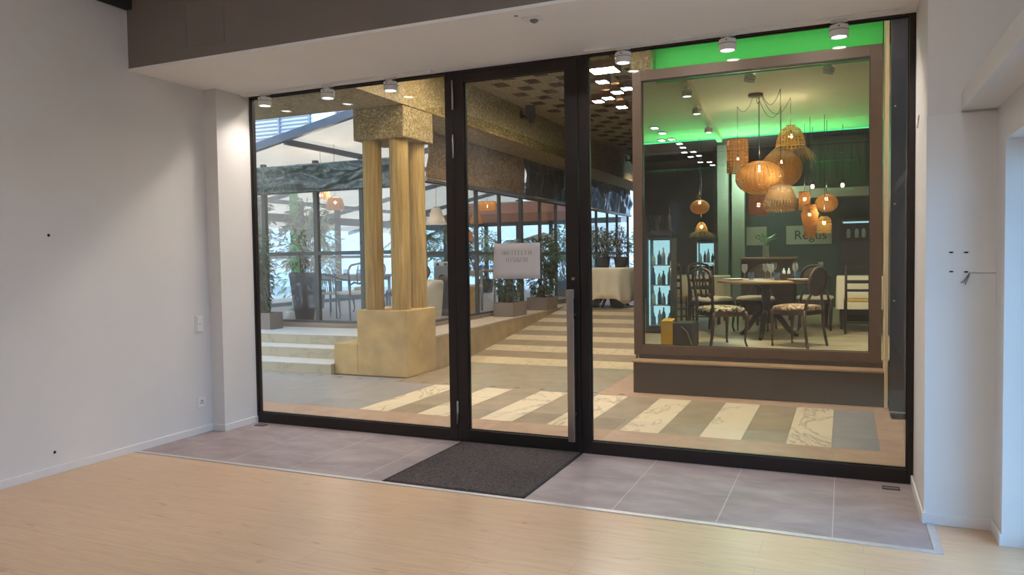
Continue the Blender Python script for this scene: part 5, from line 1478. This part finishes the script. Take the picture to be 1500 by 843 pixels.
# ------------------------------------------------------------------ OUT OF DOORS
wb = thing('white_building', 'bright white building with louvred bands beyond the veranda roof', 'building', (0, 30, 0))
obj('wall', box(-60, 6, 0, 2, -.01, 26), M['facade'], wb)
for k in range(4):
    x0 = -34 + k * 6.4
    lv = MB()
    for i in range(76): lv.box(x0, x0 + 4.6, -.12, -.02, 5.0 + i * .22, 5.0 + i * .22 + .07)
    obj('louvre', lv, M['louvre'], wb)
    for xx in (x0, x0 + 2.3, x0 + 4.5): obj('mullion', box(xx, xx + .1, -.18, -.02, 5, 21.5), M['louvre'], wb)
gbld = thing('grey_building', 'pale blue grey building seen beyond the far veranda posts', 'building', (-26, 6, 0))
obj('wall', box(-2, 0, -14, 22, 0, 9), M['pale_facade'], gbld)
for k in range(9):
    f_ = obj('window', box(0, .05, -11 + k * 3.6, -9.4 + k * 3.6, 1.0, 3.6), M['roof_steel'], gbld)
    obj('pane', box(.05, .06, -10.9 + k * 3.6, -9.5 + k * 3.6, 1.1, 3.5), M['glass3'], f_)
for i, (x, y, h, lf, lb) in enumerate(((-9.5, 7.2, 2.4, 'leaf_pale', 'leafy outdoor bush beyond the veranda posts nearest the steps'), (-10.5, 10.0, 2.8, 'leaf_mid', 'leafy outdoor bush beyond the veranda posts behind the orange lamps'), (-9.8, 13.0, 2.6, 'leaf_pale', 'pale outdoor bush beyond the veranda posts behind the columns'), (-8.2, 18.5, 3.0, 'leaf_mid', 'outdoor bush beyond the veranda end behind the palms'), (-3.6, 19.5, 3.0, 'leaf_pale', 'outdoor bush beyond the veranda end behind the parasol'), (-.8, 19.0, 2.6, 'leaf_mid', 'outdoor bush at the far end of the ramp beside the olive pots'))):
    shrub('garden_bush', lb, (x, y, 0), None, [((0, 0, h * .4), (.9, .9, h * .4)), ((.1, .2, h * .7), (.7, .7, h * .3))], M[lf], .3, .1, 260, 120 + i, False)
struct('wall_back.002', box(-.2, 7, 17.5, 17.6, 0, 4.3), M['pale_facade'])

# ------------------------------------------------------------------ LIGHT, SKY, CAMERA
wd = bpy.data.worlds.new('sky'); sc.world = wd; wd.use_nodes = True
nt = wd.node_tree; nt.nodes.clear()
tcn = nt.nodes.new('ShaderNodeTexCoord'); sep = nt.nodes.new('ShaderNodeSeparateXYZ'); nt.links.new(tcn.outputs['Generated'], sep.inputs[0])
rmp = nt.nodes.new('ShaderNodeValToRGB'); mp_ = nt.nodes.new('ShaderNodeMapRange')
mp_.inputs['From Min'].default_value = -1; mp_.inputs['From Max'].default_value = 1
nt.links.new(sep.outputs['X'], mp_.inputs['Value']); nt.links.new(mp_.outputs[0], rmp.inputs['Fac'])
e = rmp.color_ramp.elements
e[0].position = .35; e[0].color = (.90, .95, 1.0, 1)
e[1].position = .7; e[1].color = (.46, 1.08, 1.95, 1)
bg = nt.nodes.new('ShaderNodeBackground'); bg.inputs['Strength'].default_value = 2.5
wo = nt.nodes.new('ShaderNodeOutputWorld')
nt.links.new(rmp.outputs[0], bg.inputs['Color']); nt.links.new(bg.outputs[0], wo.inputs['Surface'])
cam = bpy.data.cameras.new('camera'); co = bpy.data.objects.new('camera', cam); col.objects.link(co)
CX, CY, CZ, YAW, PITCH, ROLL, FPX = 5.069679573343935, -5.439069896276376, 1.5, 0.41493334223682, 0.03929768320573401, -0.014188016007528536, 1105.998307136088
fw = Vector((-math.sin(YAW) * math.cos(PITCH), math.cos(YAW) * math.cos(PITCH), -math.sin(PITCH)))
rt = Vector((math.cos(YAW), math.sin(YAW), 0)); up = rt.cross(fw)
r2 = rt * math.cos(ROLL) + up * math.sin(ROLL); u2 = -rt * math.sin(ROLL) + up * math.cos(ROLL)
mw = Matrix((r2, u2, -fw)).transposed().to_4x4(); mw.translation = (CX, CY, CZ)
co.matrix_world = mw
cam.sensor_width = 36; cam.sensor_fit = 'HORIZONTAL'; cam.lens = FPX / 1500 * 36; cam.clip_start = .05; cam.clip_end = 300
sc.camera = co
vs_ = sc.view_settings
sc.display_settings.display_device = 'sRGB'
vs_.view_transform = 'Standard'; vs_.look = 'None'; vs_.exposure = 0.55; vs_.gamma = 1.0; vs_.use_curve_mapping = False
cy = sc.cycles
cy.use_denoising = True
try: cy.denoiser = 'OPENIMAGEDENOISE'
except Exception: pass
cy.max_bounces = 10; cy.diffuse_bounces = 5; cy.glossy_bounces = 5; cy.transmission_bounces = 8; cy.transparent_max_bounces = 28
cy.sample_clamp_indirect = 6; cy.caustics_reflective = False; cy.caustics_refractive = False
